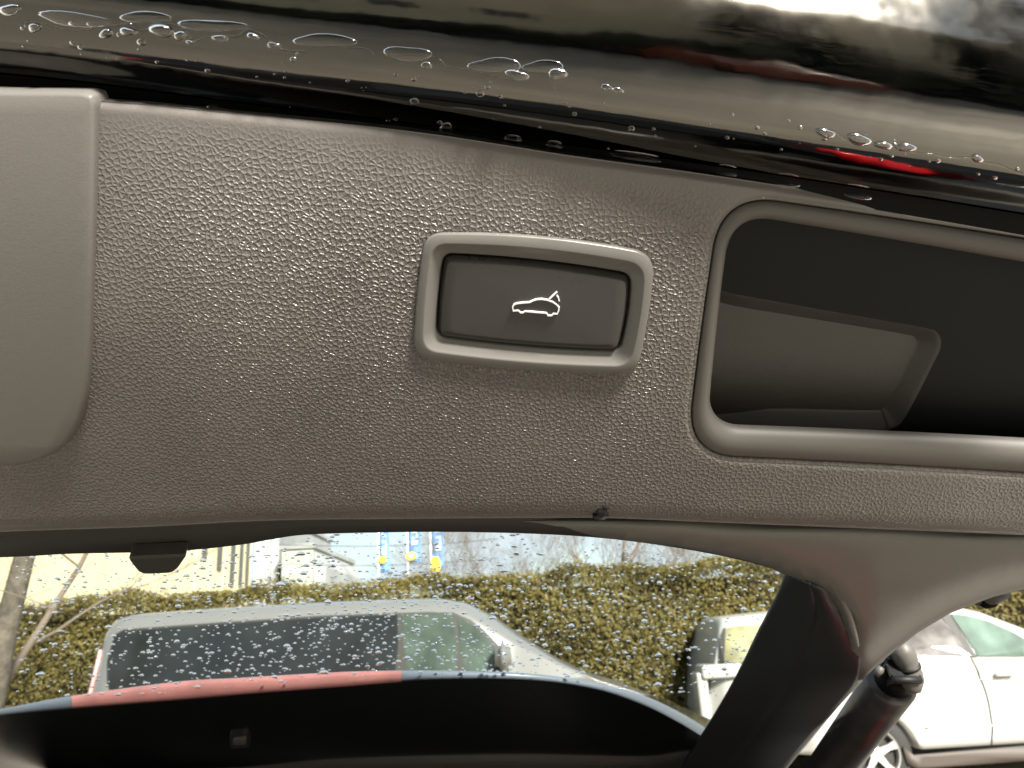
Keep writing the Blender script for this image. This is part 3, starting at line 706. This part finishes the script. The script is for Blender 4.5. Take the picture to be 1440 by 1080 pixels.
M['cream'] = mat('cream_render', (.45, .41, .275), .85, var=(.4, .92, 1.06))
M['pale'] = mat('pale_cladding', (.30, .32, .27), .7)
M['greyb'] = mat('grey_cladding', (.25, .26, .265), .7, var=(.3, .7, 1.2))
M['darkwin'] = mat('dark_window', (.07, .07, .065), .2)
M['blue'] = mat('blue_flag_cloth', (.10, .22, .46), .7)
M['paleblue'] = mat('pale_flag_print', (.45, .58, .72), .7)
M['yellow'] = mat('yellow_flag_print', (.85, .62, .03), .6)
M['pole'] = mat('pole_metal', (.55, .56, .57), .4, metal=.3)

gd = obj('ground', [(-150, -150, 0), (150, -150, 0), (150, 400, 0), (-150, 400, 0)], [(0, 1, 2, 3)], M['asphalt'], smooth=False, kind='structure', label='wet grey asphalt of the car park')

# own car below the frame: boot, bumper, roof, lamps (seen in the reflections of the lip)
CX = -.2
own = empty('estate_car', (CX, 1.6, 0), 'dark estate car below the raised tailgate with red tail lamps', 'car')
b = MB(); b.box((CX-.40, .80, .55), (CX+.40, 1.9, .62)).box((CX-.60, .80, .55), (CX-.40, 1.9, .80)).box((CX+.40, .80, .55), (CX+.60, 1.9, .80)).box((CX-.66, .50, .8), (CX-.56, 1.9, 1.42)).box((CX+.52, 1.12, .8), (CX+.62, 1.9, 1.33)).box((CX-.6, 1.9, .55), (CX+.6, 2.0, 1.34))  # side and back walls raised to keep bright ground out of the window's reflections
adopt(b.build('boot_lining', M['cargo']), own)
b = MB(); b.box((CX-.90, .30, .35), (CX+.90, .79, .70)).box((CX-.90, .78, .3), (CX-.61, 3.6, 1.0)).box((CX+.61, .78, .3), (CX+.90, 3.6, 1.0)).box((CX-.62, 1.45, 1.36), (CX+.62, 2.7, 1.39))
adopt(bevel(b.build('car_shell', M['dark_car']), .03, 3), own)
for s in (-1, 1):
    adopt(tube('tail_lamp', [(CX+s*a, y_, z_) for a, y_, z_ in ((q_+(.28 if s < 0 else 0), w_, e_) for q_, w_, e_ in ((.40, .46, .86), (.44, .58, .875), (.50, .76, .88), (.58, .94, .875), (.66, 1.06, .86)))], [.02, .048, .054, .048, .02], M['taillamp'], n=12), own)
    for yy in (1.25, 3.3):
        v, f = tube_data([(CX+s*.72, yy, .32), (CX+s*.92, yy, .32)], .32, 24); adopt(obj('wheel', v, f, M['black_rubber'], smooth=False), own)

# ---- vehicles ------------------------------------------------------------------
class Car:
    """side outline (x, top z) at a near plane y = Y; real width behind it"""
    def __init__(s, Y, width, top, bottom, belt, tumble, crease=None):
        s.Y, s.wd, s.tum, s.belt = Y, width, tumble, belt
        s.top = np.array(top); s.bot = np.array(bottom); s.cre = crease or (lambda z: 0)
    def zt(s, x): return float(np.interp(x, s.top[:, 0], s.top[:, 1]))
    def zb(s, x): return float(np.interp(x, s.bot[:, 0], s.bot[:, 1]))
    def off(s, x, z):
        e0, e1 = s.top[0, 0], s.top[-1, 0]; r = .10
        end = .16*(1-sst(np.array([min(x-e0, e1-x)]), 0, .35)[0])**2
        if z <= s.belt: return s.cre(z) + end
        t = (z-s.belt)/max(s.zt(x)-s.belt, .05); full = max(0, min(1, (s.zt(x)-s.belt)/.4))
        return s.cre(s.belt) + s.tum*full*t + .07*full*max(0, (t-.89)/.11)**2 + end
    def body(s, m, parent, name='body', nx=90):
        xs_ = np.linspace(s.top[0, 0], s.top[-1, 0], nx); rings = []
        for x in xs_:
            zb, zt = s.zb(x), s.zt(x); bl = min(s.belt, zt-.03); zz = list(np.linspace(zb, bl, 12)) + list(np.linspace(bl, zt, 9))[1:]
            near = [Vector((x, s.Y+s.off(x, z), z)) for z in zz]
            crown = .03*max(0, min(1, (zt-s.belt)/.4)) + .015
            far = [Vector((p.x, 2*s.Y+s.wd-p.y, p.z)) for p in near[::-1]]
            y0, y1 = near[-1].y, far[0].y
            mid = [Vector((x, y0+(y1-y0)*t, zt+crown*(1-(2*t-1)**4))) for t in (.06, .2, .4, .6, .8, .94)]
            rings.append(near+mid+far)
        o = obj(name, *loft(rings, True, True, True), m, smooth=True); adopt(o, parent); return o
    def patch(s, name, pxs, m, parent, proud=.006, th=.012, step=12, px=True):
        V_, F_ = fill2d(pxs, (), (), step, 3); vv = []
        for x, y in V_:
            X, Z = VY(x, y, s.Y) if px else (x, y)
            vv.append((X, s.Y+s.off(X, min(Z, s.belt+.87*max(0, s.zt(X)-s.belt)) if Z > s.belt else Z)-proud, Z))
        return adopt(solid(obj(name, vv, F_, m, smooth='window' not in name), th), parent)
def wheel(parent, x, y, r, m_t, m_r, spokes=5, th=.2):
    t = []
    for rr_, yy in ((r*.66, 0), (r*.9, -.01), (r, .03), (r, th-.03), (r*.9, th)):
        t.append([Vector((x+rr_*math.cos(a*math.pi/18), y+yy, r+rr_*math.sin(a*math.pi/18))) for a in range(36)])
    tyre = adopt(obj('tyre', *loft(t, True), m_t), parent)
    rm = MB(); rm.add(*loft([[Vector((x+q*r*math.cos(a*math.pi/16), y+yy, r+q*r*math.sin(a*math.pi/16))) for a in range(32)] for q, yy in ((.70, .0), (.62, .01), (.60, .06))]))
    rm.add(*loft([[Vector((x+q*r*math.cos(a*math.pi/8), y+yy, r+q*r*math.sin(a*math.pi/8))) for a in range(16)] for q, yy in ((.14, .05), (.14, .012), (.1, .008))], True, False, True))
    for k in range(spokes):
        a = k*2*math.pi/spokes + .35; ca, sa_ = math.cos(a), math.sin(a); pts = []
        for q, w, yy in ((.12, .10, .012), (.40, .07, .018), (.63, .11, .012)):
            for sg in (-1, 1): pts.append((x+q*r*ca-sg*w*r*sa_, y+yy, r+q*r*sa_+sg*w*r*ca))
        rm.add(pts + [(p[0], p[1]+.03, p[2]) for p in pts], [(0, 1, 3, 2), (2, 3, 5, 4), (0, 2, 8, 6), (2, 4, 10, 8), (1, 7, 9, 3), (3, 9, 11, 5)])
    rim = rm.build('rim', m_r); rim.parent = tyre
    bk = obj('brake_backing', *loft([[Vector((x+.66*r*math.cos(a*math.pi/12), y+.07, r+.66*r*math.sin(a*math.pi/12))) for a in range(24)]], True, True), M['seam'], smooth=False); bk.parent = tyre
    return tyre

# silver van
YV = 7.2
vt_ = [VY(x, y, YV) for x, y in [(103, 985), (110, 950), (118, 915), (126, 885), (134, 874), (160, 867), (300, 857), (450, 849), (560, 845), (610, 844), (650, 851), (690, 872), (730, 899), (790, 934), (840, 957), (900, 976), (960, 1000), (985, 1040)]]
vt_ = [(vt_[0][0]-.02, .62)] + vt_
x0v, x1v = vt_[0][0], vt_[-1][0]
van = empty('parked_van', ((x0v+x1v)/2, YV+.95, 0), 'silver grey van with long tinted side window parked in front of the hedge', 'van')
wr, wf = x0v+1.0, x1v-.95
def arch(xs_, base, r=.40):
    pts = []
    for x in np.linspace(xs_[0], xs_[1], 140):
        z = base
        for c in xs_[2:]:
            if abs(x-c) < r: z = max(z, .32+math.sqrt(r*r-(x-c)**2))
        pts.append((x, z))
    return pts
cv_ = Car(YV, 1.95, vt_, arch((x0v, x1v, wr, wf), .30), 1.22, .17, lambda z: .05*(1-min(1, z/.6)))
cv_.body(M['silver'], van)
cv_.patch('window_surround', [(150, 893), (163, 885), (300, 875), (450, 865), (600, 860), (636, 861), (660, 871), (680, 886), (706, 913), (708, 925), (708, 975), (400, 990), (165, 1003), (147, 960), (143, 930)], M['seam'], van, .003, .01)
cv_.patch('side_window', [(152, 893), (163, 888), (300, 878), (450, 868), (555, 864), (558, 900), (561, 985), (165, 1000), (150, 960), (146, 930)], M['tint'], van)
cv_.patch('door_window', [(562, 865), (600, 863), (634, 865), (640, 900), (645, 975), (568, 980)], M['green_glass'], van)
cv_.patch('quarter_window', [(641, 868), (655, 874), (675, 888), (700, 914), (704, 925), (704, 968), (652, 972)], M['green_glass'], van)
cv_.patch('tail_lamp', [(117, 918), (124, 914), (126, 920), (118, 985), (109, 988)], mat('van_tail_lamp', (.75, .42, .42), .2, coat=.6, var=(6, .8, 1.2)), van, .015, .02, 8)
for xx in (559, 637.5):
    pass
mirx, mirz = VY(708, 922, YV)
bm = bmesh.new(); bmesh.ops.create_cube(bm, size=1)
for v in bm.verts: v.co = Vector((v.co.x*.16*(1-.2*(v.co.z > 0)), v.co.y*.20, v.co.z*.26))
bmesh.ops.bevel(bm, geom=bm.edges[:], offset=.05, segments=3, affect='EDGES')
mo = from_bm('door_mirror', bm, M['silver']); mo.location = (mirx, YV-.08, mirz); mo.parent = van; mo.matrix_parent_inverse = Matrix.Translation(-van.location)
for x in (wr, wf): wheel(van, x, YV+.06, .33, M['black_rubber'], M['alloy'])

# white car at the right, seen side on
YC = 8.0
ct = [VY(x, y, YC) for x, y in [(1118, 1035), (1128, 985), (1160, 935), (1195, 905), (1240, 882), (1290, 862), (1335, 852), (1360, 852), (1400, 861), (1440, 879), (1490, 903), (1540, 925), (1620, 940), (1700, 962), (1750, 1000), (1760, 1040)]]
xc0, xc1 = ct[0][0], ct[-1][0]
wcx, wcz = VY(1236, 1066, YC)
wf_x = VY(1655, 1040, YC)[0]
wcar = empty('white_car', ((xc0+xc1)/2, YC+.85, 0), 'white car seen side on beside the lift strut, one alloy wheel showing', 'car')
RW = .34
bzv = VY(1360, 1050, YC)[1]
cc = Car(YC, 1.75, ct, arch((xc0, xc1, wcx, wf_x), bzv, .40), VY(1360, 921, YC)[1], .20,
         lambda z: .06*max(0, .5-z) + .014*(1-abs((z-.95)/.05) if abs(z-.95) < .05 else 0) - .012*math.exp(-((z-.5)/.06)**2))
cc.body(M['whitecar'], wcar, nx=140)
cc.patch('rear_side_window', [(1262, 905), (1285, 884), (1310, 871), (1332, 865), (1345, 886), (1364, 922), (1262, 922)], M['grey_glass'], wcar, step=9)
cc.patch('door_window', [(1349, 863), (1372, 865), (1400, 873), (1430, 888), (1450, 902), (1480, 923), (1374, 923), (1362, 893)], M['teal_glass'], wcar, step=9)
cc.patch('window_pillar', [(1333, 864), (1347, 862), (1373, 924), (1364, 924)], M['seam'], wcar, .009, .012, 9)
sm = cat([(1366, 926), (1376, 946), (1388, 980), (1394, 1015), (1395, 1048)], 30)
cc.patch('door_seam', [tuple(p+np.array((-.9, 0))) for p in sm] + [tuple(p+np.array((.9, 0))) for p in sm[::-1]], M['seam'], wcar, .003, .006, 0)
gr = cat([(1282, 954), (1340, 955), (1440, 956), (1560, 958)], 20)
cc.patch('body_moulding', [tuple(p+np.array((0, -1.0))) for p in gr] + [tuple(p+np.array((0, 1.0))) for p in gr[::-1]], M['silver'], wcar, .003, .006, 0)  # grey strip painted for the shade along the body groove
gr = cat([(1300, 1024), (1360, 1022), (1440, 1018), (1560, 1012)], 20)
cc.patch('body_moulding', [tuple(p+np.array((0, -1.0))) for p in gr] + [tuple(p+np.array((0, 1.2))) for p in gr[::-1]], M['silver'], wcar, .003, .006, 0)  # grey strip stands for the light catching the lower crease
hd = polyround([(1398, 945), (1424, 944), (1424, 951), (1398, 952)], 3, ne=4, nc=3)
cc.patch('door_handle', [tuple(p) for p in hd], M['whitecar'], wcar, .03, .02, 0)
slv = [(1270, 1050), (1285, 1062), (1440, 1049), (1590, 1040), (1590, 1058), (1440, 1070), (1290, 1082), (1276, 1075)]
cc.patch('sill_trim', slv, M['sill'], wcar, .004, .03, 12)
wheel(wcar, wcx, YC+.02, RW, M['black_rubber'], M['alloy'])
wheel(wcar, wf_x, YC+.02, RW, M['black_rubber'], M['alloy'])
# another white vehicle behind the pillar: rear corner with window, bumper step and upright
YP = 8.9
pt = [VY(x, y, YP) for x, y in [(1000, 1010), (1004, 955), (1012, 905), (1018, 880), (1024, 872), (1060, 867), (1110, 862), (1150, 866), (1185, 885), (1200, 930), (1210, 990)]]
pkx0, pkx1 = pt[0][0], pt[-1][0]
pk = empty('white_hatchback', ((pkx0+pkx1)/2, YP+.8, 0), 'white hatchback mostly hidden behind the dark pillar, yellowish side window', 'car')
pc = Car(YP, 1.65, pt, arch((pkx0, pkx1, pkx0+.5), .35), VY(1040, 934, YP)[1], .15)
pc.body(M['whitecar'], pk, nx=60)
pc.patch('window', [(1022, 884), (1040, 880), (1085, 878), (1085, 932), (1030, 932), (1016, 928)], mat('yellowish_glass', (.24, .23, .13), .1, var=(4, .5, 1.2)), pk, step=9)  # yellowish reflection painted into the pane's own colour
pc.patch('window_seal', [(1014, 900), (1022, 882), (1024, 884), (1019, 930), (1050, 933), (1050, 938), (1012, 934)], M['seam'], pk, .010, .012, 0)
bx_ = VY(985, 940, YP); b2 = VY(1045, 952, YP)
stp = MB(); stp.box((bx_[0], YP-.06, b2[1]), (b2[0], YP+.3, VY(1010, 934, YP)[1]))
adopt(bevel(stp.build('rear_step', M['whitecar']), .03, 3), pk)
ua, ub = VY(978, 946, YP), VY(990, 1040, YP)
adopt(bevel(MB().box((ua[0], YP-.02, ub[1]), (ua[0]+.12, YP+.25, ua[1])).build('upright_panel', M['whitecar']), .03, 3), pk)
wheel(pk, pkx0+.5, YP+.03, .3, M['black_rubber'], M['alloy'])

# ---- hedge --------------------------------------------------------------------
rg_ = np.random.default_rng(5)
HX0, HX1, HY0, HY1, HZ = -9.0, 12.0, 10.2, 11.4, 2.37
hedge = empty('conifer_hedge', ((HX0+HX1)/2, (HY0+HY1)/2, 0), 'long clipped olive brown conifer hedge behind the van', 'hedge')
cx_ = MB(); 
n_l = 190000
def wob2(x, z): return .10*np.sin(x*2.3+z*1.7)+.07*np.sin(x*5.1-z*3.3+1)+.05*np.sin(z*6+x*.7)
# spread: front face 62 %, top 38 %
nf = int(n_l*.66); ntp = n_l-nf
xf = rg_.uniform(HX0, HX1, nf); zf = rg_.uniform(.1, HZ, nf); yf = HY0 + wob2(xf, zf) + np.abs(rg_.normal(0, .10, nf))
xt = rg_.uniform(HX0, HX1, ntp); yt = rg_.uniform(HY0, HY1, ntp); zt_ = HZ + .6*wob2(xt*1.3, yt) - np.abs(rg_.normal(0, .09, ntp)) + (rg_.random(ntp) > .9)*rg_.uniform(0, .12, ntp)
C_ = np.concatenate((np.stack((xf, yf, zf), 1), np.stack((xt, yt, zt_), 1)))
nrm = np.concatenate((np.tile([0, -1, .5], (nf, 1)), np.tile([0, -.3, 1], (ntp, 1)))) + rg_.normal(0, .6, (n_l, 3)); nrm /= np.linalg.norm(nrm, axis=1)[:, None]
t1 = np.cross(nrm, rg_.normal(0, 1, (n_l, 3))); t1 /= np.linalg.norm(t1, axis=1)[:, None]; t2 = np.cross(nrm, t1)
sz = rg_.uniform(.010, .028, n_l)[:, None]
P_ = np.stack((C_-t1*sz*1.5, C_+t2*sz*.5+nrm*sz*.2, C_+t1*sz*1.5, C_-t2*sz*.5+nrm*sz*.2), 1).reshape(-1, 3)
me = bpy.data.meshes.new('foliage'); me.vertices.add(len(P_)); me.vertices.foreach_set('co', P_.astype(np.float32).ravel())
me.loops.add(len(P_)); me.loops.foreach_set('vertex_index', np.arange(len(P_), dtype=np.int32)); me.polygons.add(n_l)
me.polygons.foreach_set('loop_start', np.arange(0, len(P_), 4, dtype=np.int32)); me.polygons.foreach_set('loop_total', np.full(n_l, 4, np.int32)); me.update(calc_edges=True)
tn = me.attributes.new('tint', 'FLOAT', 'FACE'); tn.data.foreach_set('value', rg_.normal(.14, .11, n_l).astype(np.float32))
fo_ = bpy.data.objects.new('foliage', me); COL.objects.link(fo_); me.materials.append(M['hedge']); adopt(fo_, hedge)
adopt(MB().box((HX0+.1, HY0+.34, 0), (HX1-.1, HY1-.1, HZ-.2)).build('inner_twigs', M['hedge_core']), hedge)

# ---- bare trees -----------------------------------------------------------------
def bare_tree(name, x, y, h, rad, seed, label, levels=5, spread=.55, lean=(0, 0), kids=3, low=.35, group=None):
    t = empty(name, (x, y, 0), label, 'tree', group); q = random.Random(seed); trunk = MB(); crown = MB()
    def grow(p, d, ln, r, lv):
        pts = [p]; rs = [r]; cur = p.copy(); dd = d.copy(); n = 5 if lv > 1 else 3
        for k in range(n):
            dd = (dd + Vector((q.gauss(0, .10), q.gauss(0, .10), q.gauss(0.02, .07)))).normalized(); cur = cur + dd*ln/n
            pts.append(cur.copy()); rs.append(max(r*(1-.45*(k+1)/n), .002))
        (trunk if lv == levels else crown).tube(pts, rs, 10 if lv == levels else (6 if lv > 2 else 3), False)
        if lv == 0: return
        for k in range(kids + (lv == levels)*2):
            f_ = q.uniform(low if lv == levels else .3, 1); i = min(n-1, int(f_*n)); pp = pts[i].lerp(pts[i+1], f_*n-i)
            ax_ = Vector((q.gauss(0, 1), q.gauss(0, 1), q.gauss(.25, .5))).normalized()
            grow(pp, (dd*(1-spread) + ax_*spread + Vector((0, 0, .12))).normalized(), ln*q.uniform(.5, .75), rs[i]*(q.uniform(.25, .42) if lv == levels else q.uniform(.42, .62)), lv-1)
    grow(Vector((x, y, -.05)), Vector((lean[0], lean[1], 1)).normalized(), h*.5, rad, levels)
    adopt(trunk.build('trunk', M['bark'], smooth=True), t); adopt(crown.build('branches', M['twig'], smooth=True), t); return t
lx = VY(-42, 960, 6.0)[0]
bare_tree('bare_tree', lx, 6.0, 6.5, .12, 21, 'bare tree with a thick grey trunk at the left end of the hedge', 5, .6, (.0, 0), 3, .22)
for (px, yy, h, r, sd_, lb) in ((862, 17, 6.5, .12, 4, 'bare tree rising behind the hedge, dark forked trunk in the middle of the window'),
                                (960, 19, 5.6, .07, 9, 'pale bare tree behind the hedge near the window corner'),
                                (668, 21, 5.6, .06, 13, 'brownish bare tree beside the third blue flag'),
                                (705, 24, 6, .06, 17, 'slender bare tree between the blue flags and the forked tree'),
                                (790, 25, 6, .07, 33, 'far thin bare tree over the hedge, left of the forked tree')):
    bare_tree('bare_tree', VY(px, 800, yy)[0], yy, h, r, sd_, lb, 5, .5, (0, 0), 4, .3, 'bare trees behind the hedge')

# ---- buildings ---------------------------------------------------------------------
fa = Vector((VY(-60, 800, 24)[0], 24, 0)); fb = Vector((VY(352, 800, 44)[0], 44, 0)); FAC = Plane(fa, fb, Vector((0, 0, 1)))
bd = empty('cream_building', fa.lerp(fb, .5), 'cream rendered building with narrow upright windows beyond the bare tree', 'building')
nb = -FAC.n; H_B = 11
w_ = [fa, fb, fb+nb*14, fa+nb*14]
adopt(obj('wall', [p+Vector((0, 0, z)) for z in (0, H_B) for p in w_], [(0, 1, 5, 4), (1, 2, 6, 5), (2, 3, 7, 6), (3, 0, 4, 7), (4, 5, 6, 7)], M['cream'], smooth=False), bd)
adopt(obj('roof_edge', [p+FAC.n*.3+Vector((0, 0, z)) for z in (H_B, H_B+.5) for p in (fa, fb, fb+nb*14.3, fa+nb*14.3)], [(0, 1, 5, 4), (1, 2, 6, 5), (2, 3, 7, 6), (3, 0, 4, 7), (4, 5, 6, 7), (3, 2, 1, 0)], M['greyb'], smooth=False), bd)
def fbox(name, x0, y0, x1, y1, d0, d1, m, par):
    c = [FAC.S(x0, y1), FAC.S(x1, y1), FAC.S(x1, y0), FAC.S(x0, y0)]
    c[1].xy = FAC.S(x1, (y0+y1)/2).xy; c[2].xy = c[1].xy; c[0].xy = FAC.S(x0, (y0+y1)/2).xy; c[3].xy = c[0].xy
    z0 = min(c[0].z, c[1].z); z1 = max(c[2].z, c[3].z); c[0].z = c[1].z = z0; c[2].z = c[3].z = z1
    return adopt(obj(name, [p+FAC.n*d for d in (d0, d1) for p in c], [(4, 5, 6, 7), (0, 1, 5, 4), (1, 2, 6, 5), (2, 3, 7, 6), (3, 0, 4, 7)], m, smooth=False), par)
for (a, y0, b_, y1) in ((284, 705, 291, 786), (307, 705, 312, 802), (325, 712, 329.5, 824), (337, 716, 340.5, 824), (346.3, 720, 349, 824)):
    w = fbox('window', a, y0, b_, y1, -.01, .10, M['darkwin'], bd)
for (a, b_) in ((276, 282), (295, 303), (315, 322), (331, 335)):
    fbox('pilaster', a, 690, b_, 832, -.01, .12, M['cream'], bd)
def far_box(name, xpx0, xpx1, ytop, Y, depth, m, label, cat_):
    x0 = VY(xpx0, 800, Y)[0]; x1 = VY(xpx1, 800, Y)[0]; z = VY((xpx0+xpx1)/2, ytop, Y)[1]
    e = empty(name, ((x0+x1)/2, Y+depth/2, 0), label, cat_)
    adopt(MB().box((x0, Y, 0), (x1, Y+depth, z)).build('wall', m), e)
    adopt(MB().box((x0-.15, Y-.15, z), (x1+.15, Y+depth+.15, z+.3)).build('roof_edge', M['greyb']), e); return e
fbx = far_box('grey_building', 356, 392, 730, 52, 14, M['greyb'], 'tall grey building right of the cream facade', 'building')
gx0, gx1 = VY(356, 800, 52)[0], VY(392, 800, 52)[0]
for k in range(3):
    xx = gx0+(gx1-gx0)*(k+.5)/3; adopt(MB().box((xx-.18, 51.85, 0), (xx+.18, 51.99, 13)).build('cladding_rib', M['pole']), fbx)
pb = far_box('pale_building', 396, 440, 772, 50, 12, M['pale'], 'low pale green building with a flat roof left of the flags', 'building')
px0, pz0 = VY(440.5, 800, 50); hz_ = VY(440, 774, 50)[1]; px1_ = VY(457, 800, 50)[0]; lz = VY(457, 797, 50)[1]
adopt(obj('side_roof', [(px0, y, z) for y in (50.2, 61.8) for z in (0, hz_)] + [(px1_, y, z) for y in (50.2, 61.8) for z in (0, lz)], [(0, 1, 5, 4), (2, 6, 7, 3), (1, 3, 7, 5), (4, 5, 7, 6), (0, 2, 3, 1)], M['greyb'], smooth=False), pb)

# ---- flags -----------------------------------------------------------------------
YF = 40
for (xa, xb, yb, em, lb) in ((534, 547, 806, (538.5, 787.5, 6, 4.5), 'narrow blue banner flag, first from the pale building, small yellow emblem'),
                             (575, 592, 792, (579, 782.5, 7.5, 5.5), 'blue banner flag with pale lettering and a yellow ring, between the other two'),
                             (608, 625, 800, (613, 794.5, 7, 11.5), 'dark blue banner flag with the largest yellow emblem, next to the bare trees')):
    x0, zb_ = VY(xa, yb, YF); x1 = VY(xb, yb, YF)[0]; zt2 = 9.5
    fp = empty('flag_pole', (x0-.06, YF, 0), lb, 'flag', 'blue flags beyond the hedge')
    adopt(tube('pole', [(x0-.06, YF, 0), (x0-.06, YF, 10)], .05, M['pole'], n=10), fp)
    rs = [[Vector((x0+(x1-x0)*i/8, YF+.06*math.sin(i*.9+z*1.3), z)) for i in range(9)] for z in np.linspace(zb_, zt2, 24)]
    adopt(solid(obj('cloth', *loft(rs, False), M['blue']), .01), fp)
    let = MB(); wd_ = x1-x0; q = random.Random(int(xa))
    z = zb_+.9
    while z < zt2-.3:                                          # upright lettering reads as pale strokes along the cloth
        let.box((x0+wd_*.28, YF-.12, z), (x0+wd_*.78, YF-.10, z+.07))
        if q.random() < .7: let.box((x0+wd_*q.choice((.28, .68)), YF-.12, z+.07), (x0+wd_*q.choice((.38, .78)), YF-.10, z+.24))
        z += .30
    adopt(let.build('lettering', M['paleblue'], kind='stuff'), fp)
    ex, ez = VY(em[0], em[1], YF); rx = em[2]/F*YF*1.0; rz = em[3]/F*YF*1.0
    v, f = loft([[Vector((ex+rx*s*math.cos(a*.314), YF-y, ez+rz*s*math.sin(a*.314))) for a in range(20)] for s, y in ((1, .11), (1, .16), (.92, .17))], True, True, True)
    adopt(obj('emblem', v, f, M['yellow'], smooth=False), fp)
    if em[0] == 579:
        v, f = loft([[Vector((ex+rx*s*math.cos(a*.314), YF-y, ez+rz*s*math.sin(a*.314))) for a in range(20)] for s, y in ((.5, .16), (.5, .19), (.45, .195))], True, True, True)
        adopt(obj('emblem_center', v, f, M['pole'], smooth=False), fp)
for ya, lb in ((764, 'upper thin overhead wire against the sky left of the flags'), (791, 'lower thin overhead wire against the sky left of the flags')):
    xa_, za = VY(392, ya+2, 49); xb_, zb2 = VY(700, ya-6, 49)
    tag(tube('overhead_wire', [(xa_+(xb_-xa_)*t, 49, za+(zb2-za)*t-.25*math.sin(t*3.14)) for t in np.linspace(0, 1, 12)], .022, M['seam'], n=6), lb, 'wire', 'overhead wires')

# ---- added unseen behind the photographer to shape what the lip mirrors -----------------
hb = empty('dark_hedge', (0, -12.5, 0), 'dark clipped hedge across the car park, mirrored in the lip', 'hedge')  # added to give the lip its dark streak
hv = MB(); q = random.Random(8)
bm = bmesh.new(); bmesh.ops.create_grid(bm, x_segments=120, y_segments=12, size=1)
for v in bm.verts: v.co = Vector((v.co.x*18, -12 + .25*q.gauss(0, 1), (v.co.y+1)/2*(1.9+.35*math.sin(v.co.x*9)+.25*q.random())))
adopt(solid(from_bm('foliage', bm, mat('dark_leaves', (.035, .04, .02), .8, var=(4, .4, 1.6)), smooth=False), .8), hb)
bb = empty('beige_building', (-9, -26, 0), 'long beige building behind the photographer, mirrored in the lip', 'building')
adopt(MB().box((-30, -34, 0), (22, -24, 14)).build('wall', mat('beige_render', (.80, .69, .50), .85, var=(.5, .9, 1.08))), bb)  # added, and built tall so the lip mirrors beige instead of sky
for k in range(9): adopt(MB().box((-28+k*3.5, -24.02, 4.6), (-26.6+k*3.5, -23.95, 6.2)).build('window', M['darkwin']), bb)
rtop = [(1.6, .75), (1.75, .95), (2.5, 1.05), (3.1, 1.42), (4.3, 1.45), (5.1, 1.05), (5.6, .98), (5.75, .7)]
rc_ = empty('red_car', (3.7, -9.6, 0), 'copper red car parked nose out before the dark hedge, mirrored in the lip', 'car')
rcar = Car(-10.5, 1.75, rtop, arch((1.6, 5.75, 2.4, 4.95), .28, .38), .92, .18)
rcar.body(mat('red_car_paint', (.30, .07, .04), .3, coat=.5), rc_, nx=60)  # car added for the copper streak in the lip
for x in (2.4, 4.95): wheel(rc_, x, -8.97, .32, M['black_rubber'], M['alloy'])
rc_.rotation_euler.z = R(82); rc_.location = (2.5, -9.3, 0)

for k, (x, y, h, r_) in enumerate(((8, -20, 17, 3.0), (13.5, -19, 11, 2.4), (20, -22, 19, 3.6), (26, -20, 13, 3.0), (33, -23, 16, 3.4))):
    lab = ['tall dark conifer beside the beige building, mirrored in the lip', 'lowest dark conifer of the row behind the photographer', 'tallest dark conifer in the middle of the row behind the photographer',
           'medium dark conifer right of the tallest one, behind the photographer', 'last broad dark conifer at the far end of the row behind the photographer'][k]
    ct_ = empty('conifer_tree', (x, y, 0), lab, 'tree', 'conifers behind the photographer'); q = random.Random(50+k); fo = MB()  # conifers added to darken the right end of the lip's reflection
    for i in range(900):
        t = q.random()**.7; z = 1.2 + (h-1.2)*(1-t); rr_ = r_*(.08+.92*t)*q.uniform(.55, 1.05); a = q.uniform(0, 6.283)
        c = Vector((x+rr_*math.cos(a), y+rr_*math.sin(a), z)); o_ = Vector((math.cos(a), math.sin(a), -.45)).normalized()*q.uniform(.5, 1.0); w = Vector((-math.sin(a), math.cos(a), 0))*q.uniform(.18, .4)
        fo.add([c-o_*.4, c+w, c+o_, c-w], [(0, 1, 2, 3)])
    adopt(fo.build('foliage', mat('conifer_needles', (.035, .05, .025), .8, var=(.8, .6, 1.4)) if k == 0 else bpy.data.materials['conifer_needles']), ct_)
    adopt(tube('trunk', [(x, y, 0), (x, y, h*.6), (x, y, h)], [.25, .14, .03], M['bark']), ct_)
